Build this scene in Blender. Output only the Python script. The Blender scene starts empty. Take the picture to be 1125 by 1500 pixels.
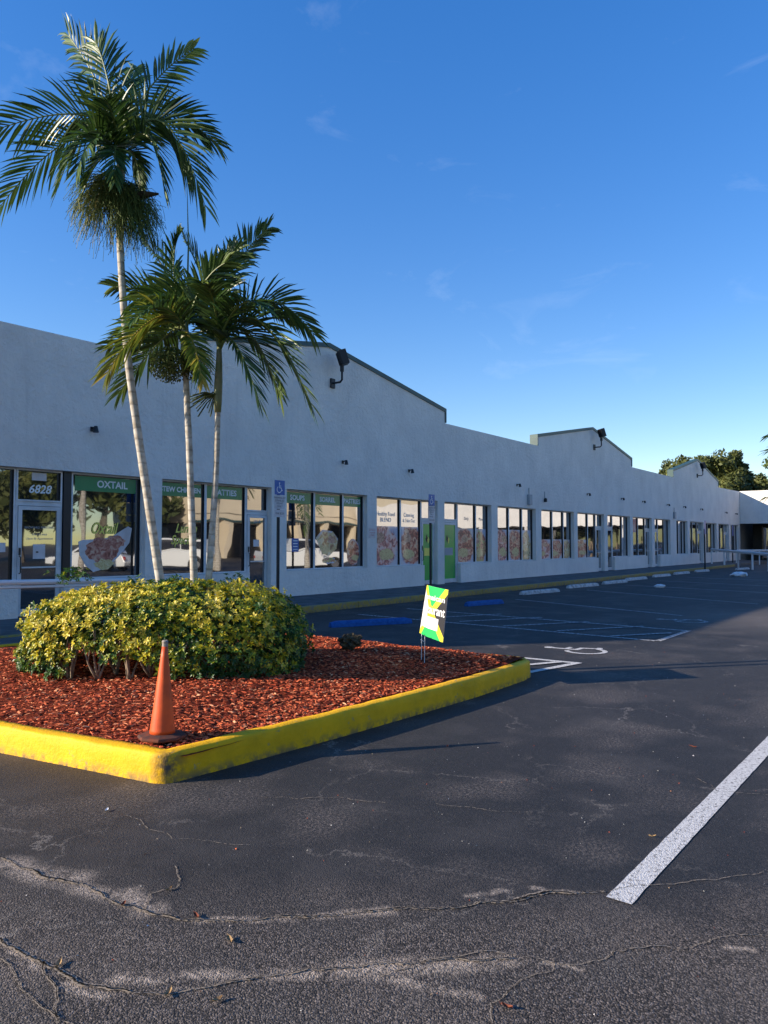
import bpy, bmesh, math, random
from math import sin, cos, pi, radians
from mathutils import Vector, Matrix, noise
random.seed(7)
S = bpy.context.scene
COL = S.collection
V = Vector
# ------------------------------------------------------------------ camera, sky, sun, exposure
F = 1090.0; EYE = 1.6
PITCH = math.atan(45/F); YAW = math.atan(835.5/F*cos(PITCH))
FH = V((cos(YAW), sin(YAW), 0)); RT = V((sin(YAW), -cos(YAW), 0)); UP = V((0, 0, 1))
FW = FH*cos(PITCH)+UP*sin(PITCH); UU = -FH*sin(PITCH)+UP*cos(PITCH)
cd = bpy.data.cameras.new('camera'); cam = bpy.data.objects.new('camera', cd); COL.objects.link(cam)
cam.matrix_world = Matrix(((RT.x, UU.x, -FW.x, 0), (RT.y, UU.y, -FW.y, 0), (RT.z, UU.z, -FW.z, EYE), (0, 0, 0, 1)))
cd.sensor_fit = 'VERTICAL'; cd.sensor_height = 36; cd.lens = F/1500*36; cd.clip_end = 2000; cd.clip_start = 0.05
S.camera = cam
SUN_AZ = 141.0; SUN_EL = 19.1
W = bpy.data.worlds.new('World'); S.world = W; W.use_nodes = True
nt = W.node_tree; bg = nt.nodes['Background']
sky = nt.nodes.new('ShaderNodeTexSky'); sky.sky_type = 'NISHITA'; sky.sun_disc = False
sky.sun_elevation = radians(SUN_EL); sky.sun_rotation = radians(90-SUN_AZ)
sky.air_density = 1.0; sky.dust_density = 0.1; sky.ozone_density = 2.2; sky.altitude = 0
hs = nt.nodes.new('ShaderNodeHueSaturation'); hs.inputs['Saturation'].default_value = 1.66; hs.inputs['Hue'].default_value = .519; hs.inputs['Value'].default_value = 1.24; gm = nt.nodes.new('ShaderNodeGamma'); gm.inputs[1].default_value = .70; nt.links.new(sky.outputs[0], gm.inputs[0]); nt.links.new(gm.outputs[0], hs.inputs['Color'])
# faint high cirrus wisps
wc = nt.nodes.new('ShaderNodeTexCoord'); wm = nt.nodes.new('ShaderNodeMapping'); wm.inputs['Scale'].default_value = (3.5, 3.5, 9); wm.inputs['Rotation'].default_value = (.5, .3, .4); nt.links.new(wc.outputs['Generated'], wm.inputs[0])
wn = nt.nodes.new('ShaderNodeTexNoise'); wn.inputs['Scale'].default_value = 1.6; wn.inputs['Detail'].default_value = 8; wn.inputs['Roughness'].default_value = .62; wn.inputs['Distortion'].default_value = .8; nt.links.new(wm.outputs[0], wn.inputs[0])
wr = nt.nodes.new('ShaderNodeMapRange'); wr.inputs[1].default_value = .60; wr.inputs[2].default_value = .82; wr.inputs[4].default_value = .09; nt.links.new(wn.outputs[0], wr.inputs[0])
wx = nt.nodes.new('ShaderNodeMixRGB'); nt.links.new(wr.outputs[0], wx.inputs[0]); nt.links.new(hs.outputs[0], wx.inputs[1]); wx.inputs[2].default_value = (4.2, 4.6, 5.2, 1)
nt.links.new(wx.outputs[0], bg.inputs[0]); bg.inputs[1].default_value = 0.15
sl = bpy.data.lights.new('sun', 'SUN'); sl.energy = 5.0; sl.angle = radians(0.5); sl.color = (1, 0.87, 0.70)
so = bpy.data.objects.new('sun', sl); COL.objects.link(so)
sd = V((cos(radians(SUN_AZ))*cos(radians(SUN_EL)), sin(radians(SUN_AZ))*cos(radians(SUN_EL)), sin(radians(SUN_EL))))
so.rotation_euler = (-sd).to_track_quat('-Z', 'Y').to_euler(); so.location = (-30, 40, 30)
S.view_settings.view_transform = 'Standard'; S.view_settings.look = 'None'
S.view_settings.gamma = 1; S.view_settings.exposure = 0.92
S.cycles.max_bounces = 6

def at(px, py, d):
    """point seen at photo pixel (px,py) at depth d metres (survey helper)"""
    return V((0, 0, EYE)) + (FW + RT*((px-562.5)/F) - UU*((py-750)/F))*d

# ------------------------------------------------------------------ materials
def mat(name, col=(.5, .5, .5), rough=.8, spec=.3, metal=0, noise_amt=0, nscale=5, col2=None, bump=0, bscale=30, attr=None, ramp=None, trans=0, detail=6, lo=.35, hi=.65):
    m = bpy.data.materials.new(name); m.use_nodes = True; t = m.node_tree; n = t.nodes; L = t.links.new
    b = n['Principled BSDF']; b.inputs['Base Color'].default_value = (*col, 1)
    b.inputs['Roughness'].default_value = rough; b.inputs['Metallic'].default_value = metal
    b.inputs['Specular IOR Level'].default_value = spec
    tc = n.new('ShaderNodeNewGeometry').outputs['Position'] if attr != 'obj' else n.new('ShaderNodeTexCoord').outputs['Object']
    src = None
    if attr and attr != 'obj':
        a = n.new('ShaderNodeAttribute'); a.attribute_name = attr
        r = n.new('ShaderNodeValToRGB'); L(a.outputs['Fac'], r.inputs[0]); src = r.outputs[0]
        e = r.color_ramp.elements
        while len(e) < len(ramp): e.new(.5)
        for i, (p, c) in enumerate(ramp): e[i].position = p; e[i].color = (*c, 1)
    elif col2 is not None:
        nz = n.new('ShaderNodeTexNoise'); nz.inputs['Scale'].default_value = nscale; nz.inputs['Detail'].default_value = detail
        L(tc, nz.inputs['Vector'])
        r = n.new('ShaderNodeValToRGB'); L(nz.outputs['Fac'], r.inputs[0]); e = r.color_ramp.elements
        e[0].position = lo; e[1].position = hi; e[0].color = (*col, 1); e[1].color = (*col2, 1); src = r.outputs[0]
    if src: L(src, b.inputs['Base Color'])
    if bump:
        nz = n.new('ShaderNodeTexNoise'); nz.inputs['Scale'].default_value = bscale; nz.inputs['Detail'].default_value = 5
        L(tc, nz.inputs['Vector']); bp = n.new('ShaderNodeBump'); bp.inputs['Strength'].default_value = bump; bp.inputs['Distance'].default_value = .02
        L(nz.outputs['Fac'], bp.inputs['Height']); L(bp.outputs[0], b.inputs['Normal'])
    if trans:
        tr = n.new('ShaderNodeBsdfTranslucent'); mx = n.new('ShaderNodeMixShader'); mx.inputs[0].default_value = trans
        if src: L(src, tr.inputs[0])
        else: tr.inputs[0].default_value = (*col, 1)
        L(b.outputs[0], mx.inputs[1]); L(tr.outputs[0], mx.inputs[2]); L(mx.outputs[0], n['Material Output'].inputs[0])
    return m

def stucco_mat():
    m = mat('stucco', (.70, .70, .69), .9, .2); t = m.node_tree; n = t.nodes; L = t.links.new; b = n['Principled BSDF']
    g = n.new('ShaderNodeNewGeometry').outputs['Position']
    mp = n.new('ShaderNodeMapping'); mp.inputs['Scale'].default_value = (1.0, 1.0, .75); L(g, mp.inputs[0])
    a = n.new('ShaderNodeTexNoise'); a.inputs['Scale'].default_value = 1.1; a.inputs['Detail'].default_value = 8; a.inputs['Roughness'].default_value = .65; L(mp.outputs[0], a.inputs[0])
    r = n.new('ShaderNodeValToRGB'); e = r.color_ramp.elements; e[0].position = .3; e[0].color = (.67, .635, .595, 1); e[1].position = .68; e[1].color = (.80, .76, .71, 1); L(a.outputs[0], r.inputs[0])
    # fine drips
    mp2 = n.new('ShaderNodeMapping'); mp2.inputs['Scale'].default_value = (7, 7, .5); L(g, mp2.inputs[0])
    d = n.new('ShaderNodeTexNoise'); d.inputs['Scale'].default_value = 1; d.inputs['Detail'].default_value = 5; L(mp2.outputs[0], d.inputs[0])
    r2 = n.new('ShaderNodeValToRGB'); e = r2.color_ramp.elements; e[0].position = .26; e[0].color = (.76, .76, .77, 1); e[1].position = .42; e[1].color = (1, 1, 1, 1); L(d.outputs[0], r2.inputs[0])
    mx = n.new('ShaderNodeMixRGB'); mx.blend_type = 'MULTIPLY'; mx.inputs[0].default_value = .3; L(r.outputs[0], mx.inputs[1]); L(r2.outputs[0], mx.inputs[2]); L(mx.outputs[0], b.inputs['Base Color'])
    v = n.new('ShaderNodeTexNoise'); v.inputs['Scale'].default_value = 9; v.inputs['Detail'].default_value = 7; v.inputs['Roughness'].default_value = .7; L(g, v.inputs[0])
    bp = n.new('ShaderNodeBump'); bp.inputs['Strength'].default_value = 1.0; bp.inputs['Distance'].default_value = .05; L(v.outputs[0], bp.inputs['Height']); L(bp.outputs[0], b.inputs['Normal'])
    return m

SAND = [((1.86, 3.79), (1.96, 3.35), 0.060), ((1.94, 3.23), (2.04, 2.82), 0.050), ((2.04, 3.02), (1.99, 2.83), 0.045), ((2.08, 2.59), (2.32, 2.30), 0.022), ((2.43, 2.20), (2.64, 1.99), 0.028), ((1.63, 2.45), (1.89, 2.19), 0.030), ((1.92, 2.11), (2.17, 1.87), 0.030), ((2.19, 1.85), (2.41, 1.59), 0.045), ((2.41, 1.59), (2.62, 1.40), 0.040), ((1.49, 2.57), (1.54, 2.40), 0.020), ((1.67, 2.26), (1.80, 2.16), 0.015), ((2.23, 1.71), (2.34, 1.40), 0.020), ((2.68, 1.27), (2.73, 1.16), 0.012), ((3.20, 0.78), (3.24, 0.69), 0.014), ((1.51, 3.13), (1.50, 2.88), 0.012), ((2.99, 1.79), (3.11, 1.68), 0.015), ((3.20, 1.57), (3.31, 1.40), 0.014), ((1.48, 2.96), (1.50, 2.78), 0.010)]
def asphalt_mat():
    m = mat('asphalt', (.05, .05, .05), .85, .35); t = m.node_tree; n = t.nodes; L = t.links.new; b = n['Principled BSDF']
    g = n.new('ShaderNodeNewGeometry').outputs['Position']
    def nz(sc, det=6, ro=.6, vec=g):
        x = n.new('ShaderNodeTexNoise'); x.inputs['Scale'].default_value = sc; x.inputs['Detail'].default_value = det; x.inputs['Roughness'].default_value = ro; L(vec, x.inputs[0]); return x.outputs[0]
    def mr(x, a, bb, c=0, d=1):
        r = n.new('ShaderNodeMapRange'); L(x, r.inputs[0]); r.inputs[1].default_value = a; r.inputs[2].default_value = bb; r.inputs[3].default_value = c; r.inputs[4].default_value = d; return r.outputs[0]
    def ma(op, x, y):
        r = n.new('ShaderNodeMath'); r.operation = op
        for i, q in enumerate((x, y)):
            if isinstance(q, (int, float)): r.inputs[i].default_value = q
            else: L(q, r.inputs[i])
        return r.outputs[0]
    def mix(f, a, c, mode='MIX'):
        r = n.new('ShaderNodeMixRGB'); r.blend_type = mode
        for i, q in enumerate((f, a, c)):
            if isinstance(q, (int, float)): r.inputs[i].default_value = q
            elif isinstance(q, tuple): r.inputs[i].default_value = (*q, 1)
            else: L(q, r.inputs[i])
        return r.outputs[0]
    sep = n.new('ShaderNodeSeparateXYZ'); L(g, sep.inputs[0])
    lin = ma('ADD', ma('MULTIPLY', sep.outputs[0], .825), ma('MULTIPLY', sep.outputs[1], .565))
    sealed = mr(ma('ADD', lin, ma('MULTIPLY', nz(1.6, 5, .6), .9)), 3.55, 4.15)
    vo = n.new('ShaderNodeTexVoronoi'); vo.inputs['Scale'].default_value = 150; L(g, vo.inputs['Vector'])
    cell = n.new('ShaderNodeSeparateColor'); L(vo.outputs['Color'], cell.inputs[0])
    stone = ma('MULTIPLY', ma('POWER', cell.outputs[0], 2.2), mr(nz(60, 3, .6), .3, .65, .5, 1.25))
    old = mix(stone, (.0135, .0118, .0113), (.20, .165, .145))
    old = mix(mr(nz(3, 6), .4, .7), old, mix(stone, (.03, .026, .025), (.16, .14, .125)))
    new = mix(mr(cell.outputs[1], .6, 1), (.0155, .0145, .0142), (.048, .044, .042))
    new = mix(mr(nz(1.3, 7, .65), .5, .75, 0, .7), new, (.060, .054, .050))
    base = mix(sealed, old, new)
    # dusty worn patches with crisp speckle
    dust = ma('MULTIPLY', mr(nz(1.1, 4, .5), .50, .66), mr(nz(55, 6, .8), .48, .60))
    base = mix(ma('MULTIPLY', dust, .75), base, (.22, .18, .15))
    speck = ma('GREATER_THAN', nz(75, 2, .5), .735)
    base = mix(ma('MULTIPLY', speck, .8), base, (.35, .33, .30))
    big = mr(nz(.16, 4, .5), .35, .7)
    base = mix(ma('MULTIPLY', big, .2), base, (.10, .085, .075))
    # sandy wash along the worn seams, as soft-edged dust
    wob = n.new('ShaderNodeTexNoise'); wob.inputs['Scale'].default_value = 3.5; wob.inputs['Detail'].default_value = 6; L(g, wob.inputs[0])
    wp = n.new('ShaderNodeVectorMath'); wp.operation = 'MULTIPLY_ADD'; L(wob.outputs['Color'], wp.inputs[0]); wp.inputs[1].default_value = (.16, .16, 0); L(g, wp.inputs[2])
    def vm(op, x, y, out=0):
        q = n.new('ShaderNodeVectorMath'); q.operation = op
        for i, k in enumerate((x, y)):
            if isinstance(k, tuple): q.inputs[i].default_value = k
            else: L(k, q.inputs[i])
        return q.outputs[out]
    tot = None
    for (ax, ay), (bx_, by_), wd in SAND:
        a_ = (ax+.08, ay+.08, 0); ab = (bx_-ax, by_-ay, 0); pa = vm('SUBTRACT', wp.outputs[0], a_)
        h_ = ma('MULTIPLY', vm('DOT_PRODUCT', pa, ab, 1), 1/(ab[0]**2+ab[1]**2)); cl = n.new('ShaderNodeClamp'); L(h_, cl.inputs[0])
        sc_ = n.new('ShaderNodeVectorMath'); sc_.operation = 'SCALE'; sc_.inputs[0].default_value = ab; L(cl.outputs[0], sc_.inputs['Scale'])
        q = n.new('ShaderNodeVectorMath'); q.operation = 'DISTANCE'; L(pa, q.inputs[0]); L(sc_.outputs[0], q.inputs[1])
        dd = ma('DIVIDE', q.outputs['Value'], wd); tot = dd if tot is None else ma('MINIMUM', tot, dd)
    sand = ma('MULTIPLY', ma('MULTIPLY', mr(tot, 1.9, .3), mr(nz(60, 6, .8), .40, .58)), mr(nz(6, 6, .75), .37, .50))
    base = mix(sand, base, (.42, .34, .27))
    sunpatch = vm('DISTANCE', wp.outputs[0], (17.5, 2.6, 0), 1)
    base = mix(ma('MULTIPLY', mr(sunpatch, 3.6, .8), .6), base, (.15, .125, .105))  # lighter brown disc painted in place of sunlight on the far ground
    # hairline cracks
    dis = n.new('ShaderNodeTexNoise'); dis.inputs['Scale'].default_value = 2.5; dis.inputs['Detail'].default_value = 8; dis.inputs['Roughness'].default_value = .7; L(g, dis.inputs[0])
    vv = n.new('ShaderNodeVectorMath'); vv.operation = 'MULTIPLY_ADD'; L(dis.outputs['Color'], vv.inputs[0]); vv.inputs[1].default_value = (.8, .8, 0); L(g, vv.inputs[2])
    cr = n.new('ShaderNodeTexVoronoi'); cr.feature = 'DISTANCE_TO_EDGE'; cr.inputs['Scale'].default_value = .75; L(vv.outputs[0], cr.inputs['Vector'])
    crack = ma('MULTIPLY', mr(cr.outputs['Distance'], .005, .0015), mr(nz(.8, 4), .47, .58))
    base = mix(ma('MULTIPLY', crack, .55), base, (.26, .225, .19))
    L(base, b.inputs['Base Color'])
    h = ma('ADD', ma('MULTIPLY', vo.outputs['Distance'], -1.0), ma('MULTIPLY', nz(30, 5, .6), .5))
    bp = n.new('ShaderNodeBump'); bp.inputs['Distance'].default_value = .008
    L(mr(sealed, 0, 1, .6, .4), bp.inputs['Strength']); L(h, bp.inputs['Height']); L(bp.outputs[0], b.inputs['Normal'])
    L(mr(sealed, 0, 1, .9, .72), b.inputs['Roughness'])
    return m

def glass_mat(name, tint=(.012, .014, .016), refl=.24):
    m = mat(name, tint, .05, .5); t = m.node_tree; n = t.nodes; L = t.links.new; b = n['Principled BSDF']
    gl = n.new('ShaderNodeBsdfGlossy'); gl.inputs['Roughness'].default_value = .015; gl.inputs[0].default_value = (.92, .95, 1, 1)
    g = n.new('ShaderNodeNewGeometry').outputs['Position']
    nz = n.new('ShaderNodeTexNoise'); nz.inputs['Scale'].default_value = .9; nz.inputs['Detail'].default_value = 1; L(g, nz.inputs[0])
    bp = n.new('ShaderNodeBump'); bp.inputs['Strength'].default_value = .25; bp.inputs['Distance'].default_value = .02; L(nz.outputs[0], bp.inputs['Height']); L(bp.outputs[0], gl.inputs['Normal'])
    lw = n.new('ShaderNodeLayerWeight'); lw.inputs[0].default_value = .35
    mr = n.new('ShaderNodeMapRange'); L(lw.outputs['Facing'], mr.inputs[0]); mr.inputs[1].default_value = .1; mr.inputs[2].default_value = 1; mr.inputs[3].default_value = refl; mr.inputs[4].default_value = .75
    mx = n.new('ShaderNodeMixShader'); L(mr.outputs[0], mx.inputs[0]); L(b.outputs[0], mx.inputs[1]); L(gl.outputs[0], mx.inputs[2]); L(mx.outputs[0], n['Material Output'].inputs[0])
    return m

M = {}
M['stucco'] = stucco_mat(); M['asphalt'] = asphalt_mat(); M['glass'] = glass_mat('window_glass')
M['white'] = mat('painted_frame', (.62, .63, .64), .45, .4, col2=(.5, .5, .5), nscale=3)
M['dark'] = mat('dark_gasket', (.012, .013, .018), .35, .4)
M['trim'] = mat('green_flashing', (.025, .06, .062), .5, .4, col2=(.035, .08, .075), nscale=2)
M['concrete'] = mat('concrete', (.09, .088, .085), .9, .2, col2=(.15, .145, .14), nscale=3, bump=.3, bscale=40)
M['roof'] = mat('roofing', (.3, .3, .3), .9, .1)
M['black'] = mat('black_metal', (.015, .015, .018), .5, .4)
M['green'] = mat('green_vinyl', (.02, .19, .07), .25, .5, col2=(.025, .22, .08), nscale=2)
M['doorgreen'] = mat('bright_green_vinyl', (.05, .42, .07), .25, .5, col2=(.03, .33, .07), nscale=1.5)
M['letter'] = mat('white_vinyl', (.72, .74, .74), .5, .3)
M['greyletter'] = mat('grey_vinyl', (.30, .33, .36), .5, .3)
M['yletter'] = mat('yellow_green_vinyl', (.86, .72, .14), .5, .3)
M['black_letter'] = mat('black_vinyl', (.01, .01, .012), .5, .3)
M['blue'] = mat('blue_paint', (.012, .075, .26), .7, .2, col2=(.02, .11, .34), nscale=14, bump=.5, bscale=40)
M['signblue'] = mat('sign_blue', (.015, .10, .36), .4, .4)
M['wstop'] = mat('old_white_paint', (.52, .52, .52), .85, .2, col2=(.25, .24, .23), nscale=9, lo=.45, hi=.7, bump=.5, bscale=40)
M['cone'] = mat('cone_orange', (.70, .095, .014), .5, .4, col2=(.45, .06, .015), nscale=9, lo=.35, hi=.8)
M['conebase'] = mat('cone_base_dirty', (.16, .05, .03), .9, .1, col2=(.07, .045, .04), nscale=18)
M['conetip'] = mat('cone_tip_worn', (.30, .26, .22), .9, .1)
M['trunk'] = None
M['frond'] = mat('frond_green', trans=.22, rough=.42, spec=.45, attr='rnd', ramp=[(0, (.022, .050, .012)), (.6, (.050, .105, .020)), (1, (.15, .20, .04))])
M['frondy'] = mat('frond_yellow', trans=.25, rough=.45, spec=.4, attr='rnd', ramp=[(0, (.07, .13, .02)), (.55, (.20, .24, .03)), (1, (.55, .38, .06))])
M['rachis'] = mat('rachis', (.12, .15, .04), .5, .3)
M['shaft'] = mat('crownshaft', (.13, .17, .07), .5, .4, col2=(.24, .22, .12), nscale=8)
M['strand'] = mat('strands', attr='rnd', rough=.7, ramp=[(0, (.05, .09, .02)), (.6, (.11, .15, .035)), (1, (.24, .21, .07))])
M['berry'] = mat('berries', attr='rnd', rough=.5, ramp=[(0, (.04, .06, .015)), (1, (.14, .15, .04))])
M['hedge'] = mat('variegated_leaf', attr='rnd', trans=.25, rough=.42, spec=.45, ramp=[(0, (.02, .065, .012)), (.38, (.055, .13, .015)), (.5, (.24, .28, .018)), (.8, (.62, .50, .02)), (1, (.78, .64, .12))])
M['twig'] = mat('twig', (.17, .12, .085), .9, .1, col2=(.30, .24, .18), nscale=12)
M['oak'] = mat('oak_leaf', attr='rnd', trans=.15, rough=.6, ramp=[(0, (.04, .055, .014)), (.5, (.09, .105, .028)), (1, (.18, .18, .05))])
M['pale_tree'] = mat('pale_leaf', attr='rnd', trans=.2, rough=.6, ramp=[(0, (.05, .08, .02)), (1, (.14, .18, .05))])
M['bark'] = mat('bark', (.10, .08, .06), .9, .1, col2=(.19, .16, .13), nscale=6)
M['mulch'] = mat('mulch_bed', (.09, .018, .010), .95, .05, col2=(.26, .05, .022), nscale=30, bump=.8, bscale=60)
M['chip'] = mat('mulch_chip', attr='rnd', rough=.85, spec=.15, ramp=[(0, (.12, .022, .010)), (.35, (.36, .058, .024)), (.8, (.62, .16, .065)), (1, (.70, .34, .18))])
M['cream'] = mat('cream_wall', (.74, .62, .44), .9, .1, col2=(.68, .56, .40), nscale=.5)
M['paper'] = mat('paper', (.75, .76, .78), .8, .1)
M['leaf'] = mat('dead_leaf', (.25, .15, .07), .8, .1, col2=(.36, .24, .12), nscale=40)
M['redleaf'] = mat('red_leaf', (.19, .06, .035), .8, .1)
M['debris'] = mat('debris', (.05, .038, .025), .95, .05, col2=(.10, .08, .05), nscale=25)
M['carwhite'] = mat('car_white', (.78, .78, .76), .2, .5); M['carsilver'] = mat('car_silver', (.3, .31, .33), .25, .5, metal=.6)
M['tyre'] = mat('tyre', (.015, .015, .015), .85, .2); M['rim'] = mat('rim', (.4, .4, .42), .3, .5, metal=.8)
M['lens'] = mat('lens', (.5, .36, .26), .3, .5, col2=(.62, .48, .38), nscale=30)
M['redlens'] = mat('red_lens', (.4, .01, .01), .2, .5)

def kerb_mat(name, base, worn, wear_amt):
    m = mat(name, base, .65, .3); t = m.node_tree; n = t.nodes; L = t.links.new; b = n['Principled BSDF']
    g = n.new('ShaderNodeNewGeometry').outputs['Position']
    def nz(s, d=7, r=.65):
        x = n.new('ShaderNodeTexNoise'); x.inputs['Scale'].default_value = s; x.inputs['Detail'].default_value = d; x.inputs['Roughness'].default_value = r; L(g, x.inputs[0]); return x.outputs[0]
    def ramp(x, p0, c0, p1, c1):
        r = n.new('ShaderNodeValToRGB'); e = r.color_ramp.elements; e[0].position = p0; e[1].position = p1; e[0].color = (*c0, 1); e[1].color = (*c1, 1); L(x, r.inputs[0]); return r.outputs[0]
    c = ramp(nz(4), .35, base, .75, tuple(q*.72 for q in base))
    w = ramp(nz(11, 8, .75), .625-wear_amt, (0, 0, 0), .68-wear_amt, (1, 1, 1))
    sep = n.new('ShaderNodeSeparateXYZ'); L(g, sep.inputs[0])
    lowm = n.new('ShaderNodeMapRange'); L(sep.outputs[2], lowm.inputs[0]); lowm.inputs[1].default_value = .075; lowm.inputs[2].default_value = -.01
    lw = n.new('ShaderNodeMath'); lw.operation = 'MULTIPLY'; L(lowm.outputs[0], lw.inputs[0]); L(ramp(nz(14), .42, (0, 0, 0), .58, (1, 1, 1)), lw.inputs[1])
    mx = n.new('ShaderNodeMixRGB'); L(w, mx.inputs[0]); L(c, mx.inputs[1]); mx.inputs[2].default_value = (*worn, 1)
    m2 = n.new('ShaderNodeMixRGB'); L(lw.outputs[0], m2.inputs[0]); L(mx.outputs[0], m2.inputs[1]); m2.inputs[2].default_value = (.13, .10, .07, 1)
    # grime over the chipped corner
    dv = n.new('ShaderNodeVectorMath'); dv.operation = 'DISTANCE'; L(g, dv.inputs[0]); dv.inputs[1].default_value = (3.10, 4.17, .11)
    dm = n.new('ShaderNodeMapRange'); L(dv.outputs['Value'], dm.inputs[0]); dm.inputs[1].default_value = .16; dm.inputs[2].default_value = .03
    dn = n.new('ShaderNodeMath'); dn.operation = 'MULTIPLY'; L(dm.outputs[0], dn.inputs[0]); L(ramp(nz(16), .38, (0, 0, 0), .55, (1, 1, 1)), dn.inputs[1])
    m3 = n.new('ShaderNodeMixRGB'); L(dn.outputs[0], m3.inputs[0]); L(m2.outputs[0], m3.inputs[1]); m3.inputs[2].default_value = (.09, .065, .05, 1)
    L(m3.outputs[0], b.inputs['Base Color'])
    bp = n.new('ShaderNodeBump'); bp.inputs['Strength'].default_value = .6; bp.inputs['Distance'].default_value = .012; L(nz(28), bp.inputs['Height']); L(bp.outputs[0], b.inputs['Normal'])
    return m
M['kerb'] = kerb_mat('yellow_kerb_paint', (.88, .47, .003), (.42, .30, .10), .02)
M['kerb2'] = kerb_mat('faded_yellow_kerb_paint', (.36, .25, .05), (.18, .16, .12), .12)

def line_mat():
    m = mat('line_paint', (.6, .6, .58), .8, .2); t = m.node_tree; n = t.nodes; L = t.links.new; b = n['Principled BSDF']
    g = n.new('ShaderNodeNewGeometry').outputs['Position']
    nz = n.new('ShaderNodeTexNoise'); nz.inputs['Scale'].default_value = 45; nz.inputs['Detail'].default_value = 6; nz.inputs['Roughness'].default_value = .75; L(g, nz.inputs[0])
    r = n.new('ShaderNodeValToRGB'); e = r.color_ramp.elements; e[0].position = .36; e[0].color = (.14, .13, .125, 1); e[1].position = .50; e[1].color = (.60, .585, .56, 1); L(nz.outputs[0], r.inputs[0]); L(r.outputs[0], b.inputs['Base Color'])
    vo = n.new('ShaderNodeTexVoronoi'); vo.inputs['Scale'].default_value = 120; L(g, vo.inputs['Vector'])
    bp = n.new('ShaderNodeBump'); bp.inputs['Strength'].default_value = .5; bp.inputs['Distance'].default_value = .006; bp.invert = True; L(vo.outputs['Distance'], bp.inputs['Height']); L(bp.outputs[0], b.inputs['Normal'])
    return m
M['line'] = line_mat()
M['fadeline'] = mat('faded_line_paint', (.15, .15, .15), .85, .1, col2=(.52, .52, .51), nscale=20, lo=.4, hi=.62)

def crack_mat(name, col, thr):
    m = mat(name, col, .95, .1); t = m.node_tree; n = t.nodes; L = t.links.new; b = n['Principled BSDF']
    g = n.new('ShaderNodeNewGeometry').outputs['Position']
    nz = n.new('ShaderNodeTexNoise'); nz.inputs['Scale'].default_value = 38; nz.inputs['Detail'].default_value = 6; nz.inputs['Roughness'].default_value = .75; L(g, nz.inputs[0])
    a = n.new('ShaderNodeAttribute'); a.attribute_name = 'rnd'
    s = n.new('ShaderNodeMath'); s.operation = 'ADD'; L(nz.outputs[0], s.inputs[0]); L(a.outputs['Fac'], s.inputs[1])
    gt = n.new('ShaderNodeMapRange'); L(s.outputs[0], gt.inputs[0]); gt.inputs[1].default_value = thr-.05; gt.inputs[2].default_value = thr+.05
    tr = n.new('ShaderNodeBsdfTransparent'); mx = n.new('ShaderNodeMixShader'); L(gt.outputs[0], mx.inputs[0]); L(tr.outputs[0], mx.inputs[1]); L(b.outputs[0], mx.inputs[2]); L(mx.outputs[0], n['Material Output'].inputs[0])
    return m
M['crackdust'] = crack_mat('crack_dust', (.33, .275, .22), .97)
M['crackdark'] = crack_mat('crack_gap', (.006, .006, .006), .75)

def trunk_mat():
    m = mat('palm_trunk', (.4, .36, .3), .85, .2); t = m.node_tree; n = t.nodes; L = t.links.new; b = n['Principled BSDF']
    g = n.new('ShaderNodeNewGeometry').outputs['Position']
    w = n.new('ShaderNodeTexWave'); w.bands_direction = 'Z'; w.inputs['Scale'].default_value = 2.4; w.inputs['Distortion'].default_value = 1.5; w.inputs['Detail'].default_value = 3; w.inputs['Detail Scale'].default_value = 3; L(g, w.inputs[0])
    r = n.new('ShaderNodeValToRGB'); e = r.color_ramp.elements; e[0].position = 0; e[0].color = (.33, .30, .26, 1); e[1].position = .12; e[1].color = (.50, .46, .40, 1); L(w.outputs[0], r.inputs[0])
    nz = n.new('ShaderNodeTexNoise'); nz.inputs['Scale'].default_value = 14; nz.inputs['Detail'].default_value = 6; L(g, nz.inputs[0])
    r2 = n.new('ShaderNodeValToRGB'); e = r2.color_ramp.elements; e[0].position = .35; e[0].color = (.55, .5, .42, 1); e[1].position = .6; e[1].color = (1, 1, 1, 1); L(nz.outputs[0], r2.inputs[0])
    mx = n.new('ShaderNodeMixRGB'); mx.blend_type = 'MULTIPLY'; mx.inputs[0].default_value = .8; L(r.outputs[0], mx.inputs[1]); L(r2.outputs[0], mx.inputs[2]); L(mx.outputs[0], b.inputs['Base Color'])
    bp = n.new('ShaderNodeBump'); bp.inputs['Strength'].default_value = .4; bp.inputs['Distance'].default_value = .01; L(w.outputs[0], bp.inputs['Height']); L(bp.outputs[0], b.inputs['Normal'])
    return m
M['trunk'] = trunk_mat()
def food_mat(name, cols, sc):
    m = mat(name, cols[0], .4, .4); t = m.node_tree; n = t.nodes; L = t.links.new; b = n['Principled BSDF']
    g = n.new('ShaderNodeNewGeometry').outputs['Position']
    nz = n.new('ShaderNodeTexNoise'); nz.inputs['Scale'].default_value = sc; nz.inputs['Detail'].default_value = 4; nz.inputs['Distortion'].default_value = 1.2; L(g, nz.inputs[0])
    r = n.new('ShaderNodeValToRGB'); e = r.color_ramp.elements
    while len(e) < len(cols): e.new(.5)
    for i, c in enumerate(cols): e[i].position = .3+.4*i/(len(cols)-1); e[i].color = (*c, 1)
    L(nz.outputs[0], r.inputs[0]); L(r.outputs[0], b.inputs['Base Color']); return m
M['stew'] = food_mat('stew_picture', [(.10, .025, .02), (.34, .10, .07), (.50, .22, .16), (.62, .42, .30)], 9)
M['meat'] = food_mat('meat_picture', [(.08, .03, .03), (.28, .10, .07), (.60, .36, .30), (.66, .55, .5)], 6)
M['rice'] = food_mat('rice_picture', [(.45, .25, .08), (.62, .48, .22), (.7, .62, .4)], 25)
M['salad'] = food_mat('salad_picture', [(.06, .16, .04), (.20, .34, .08), (.5, .5, .2)], 12)
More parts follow.
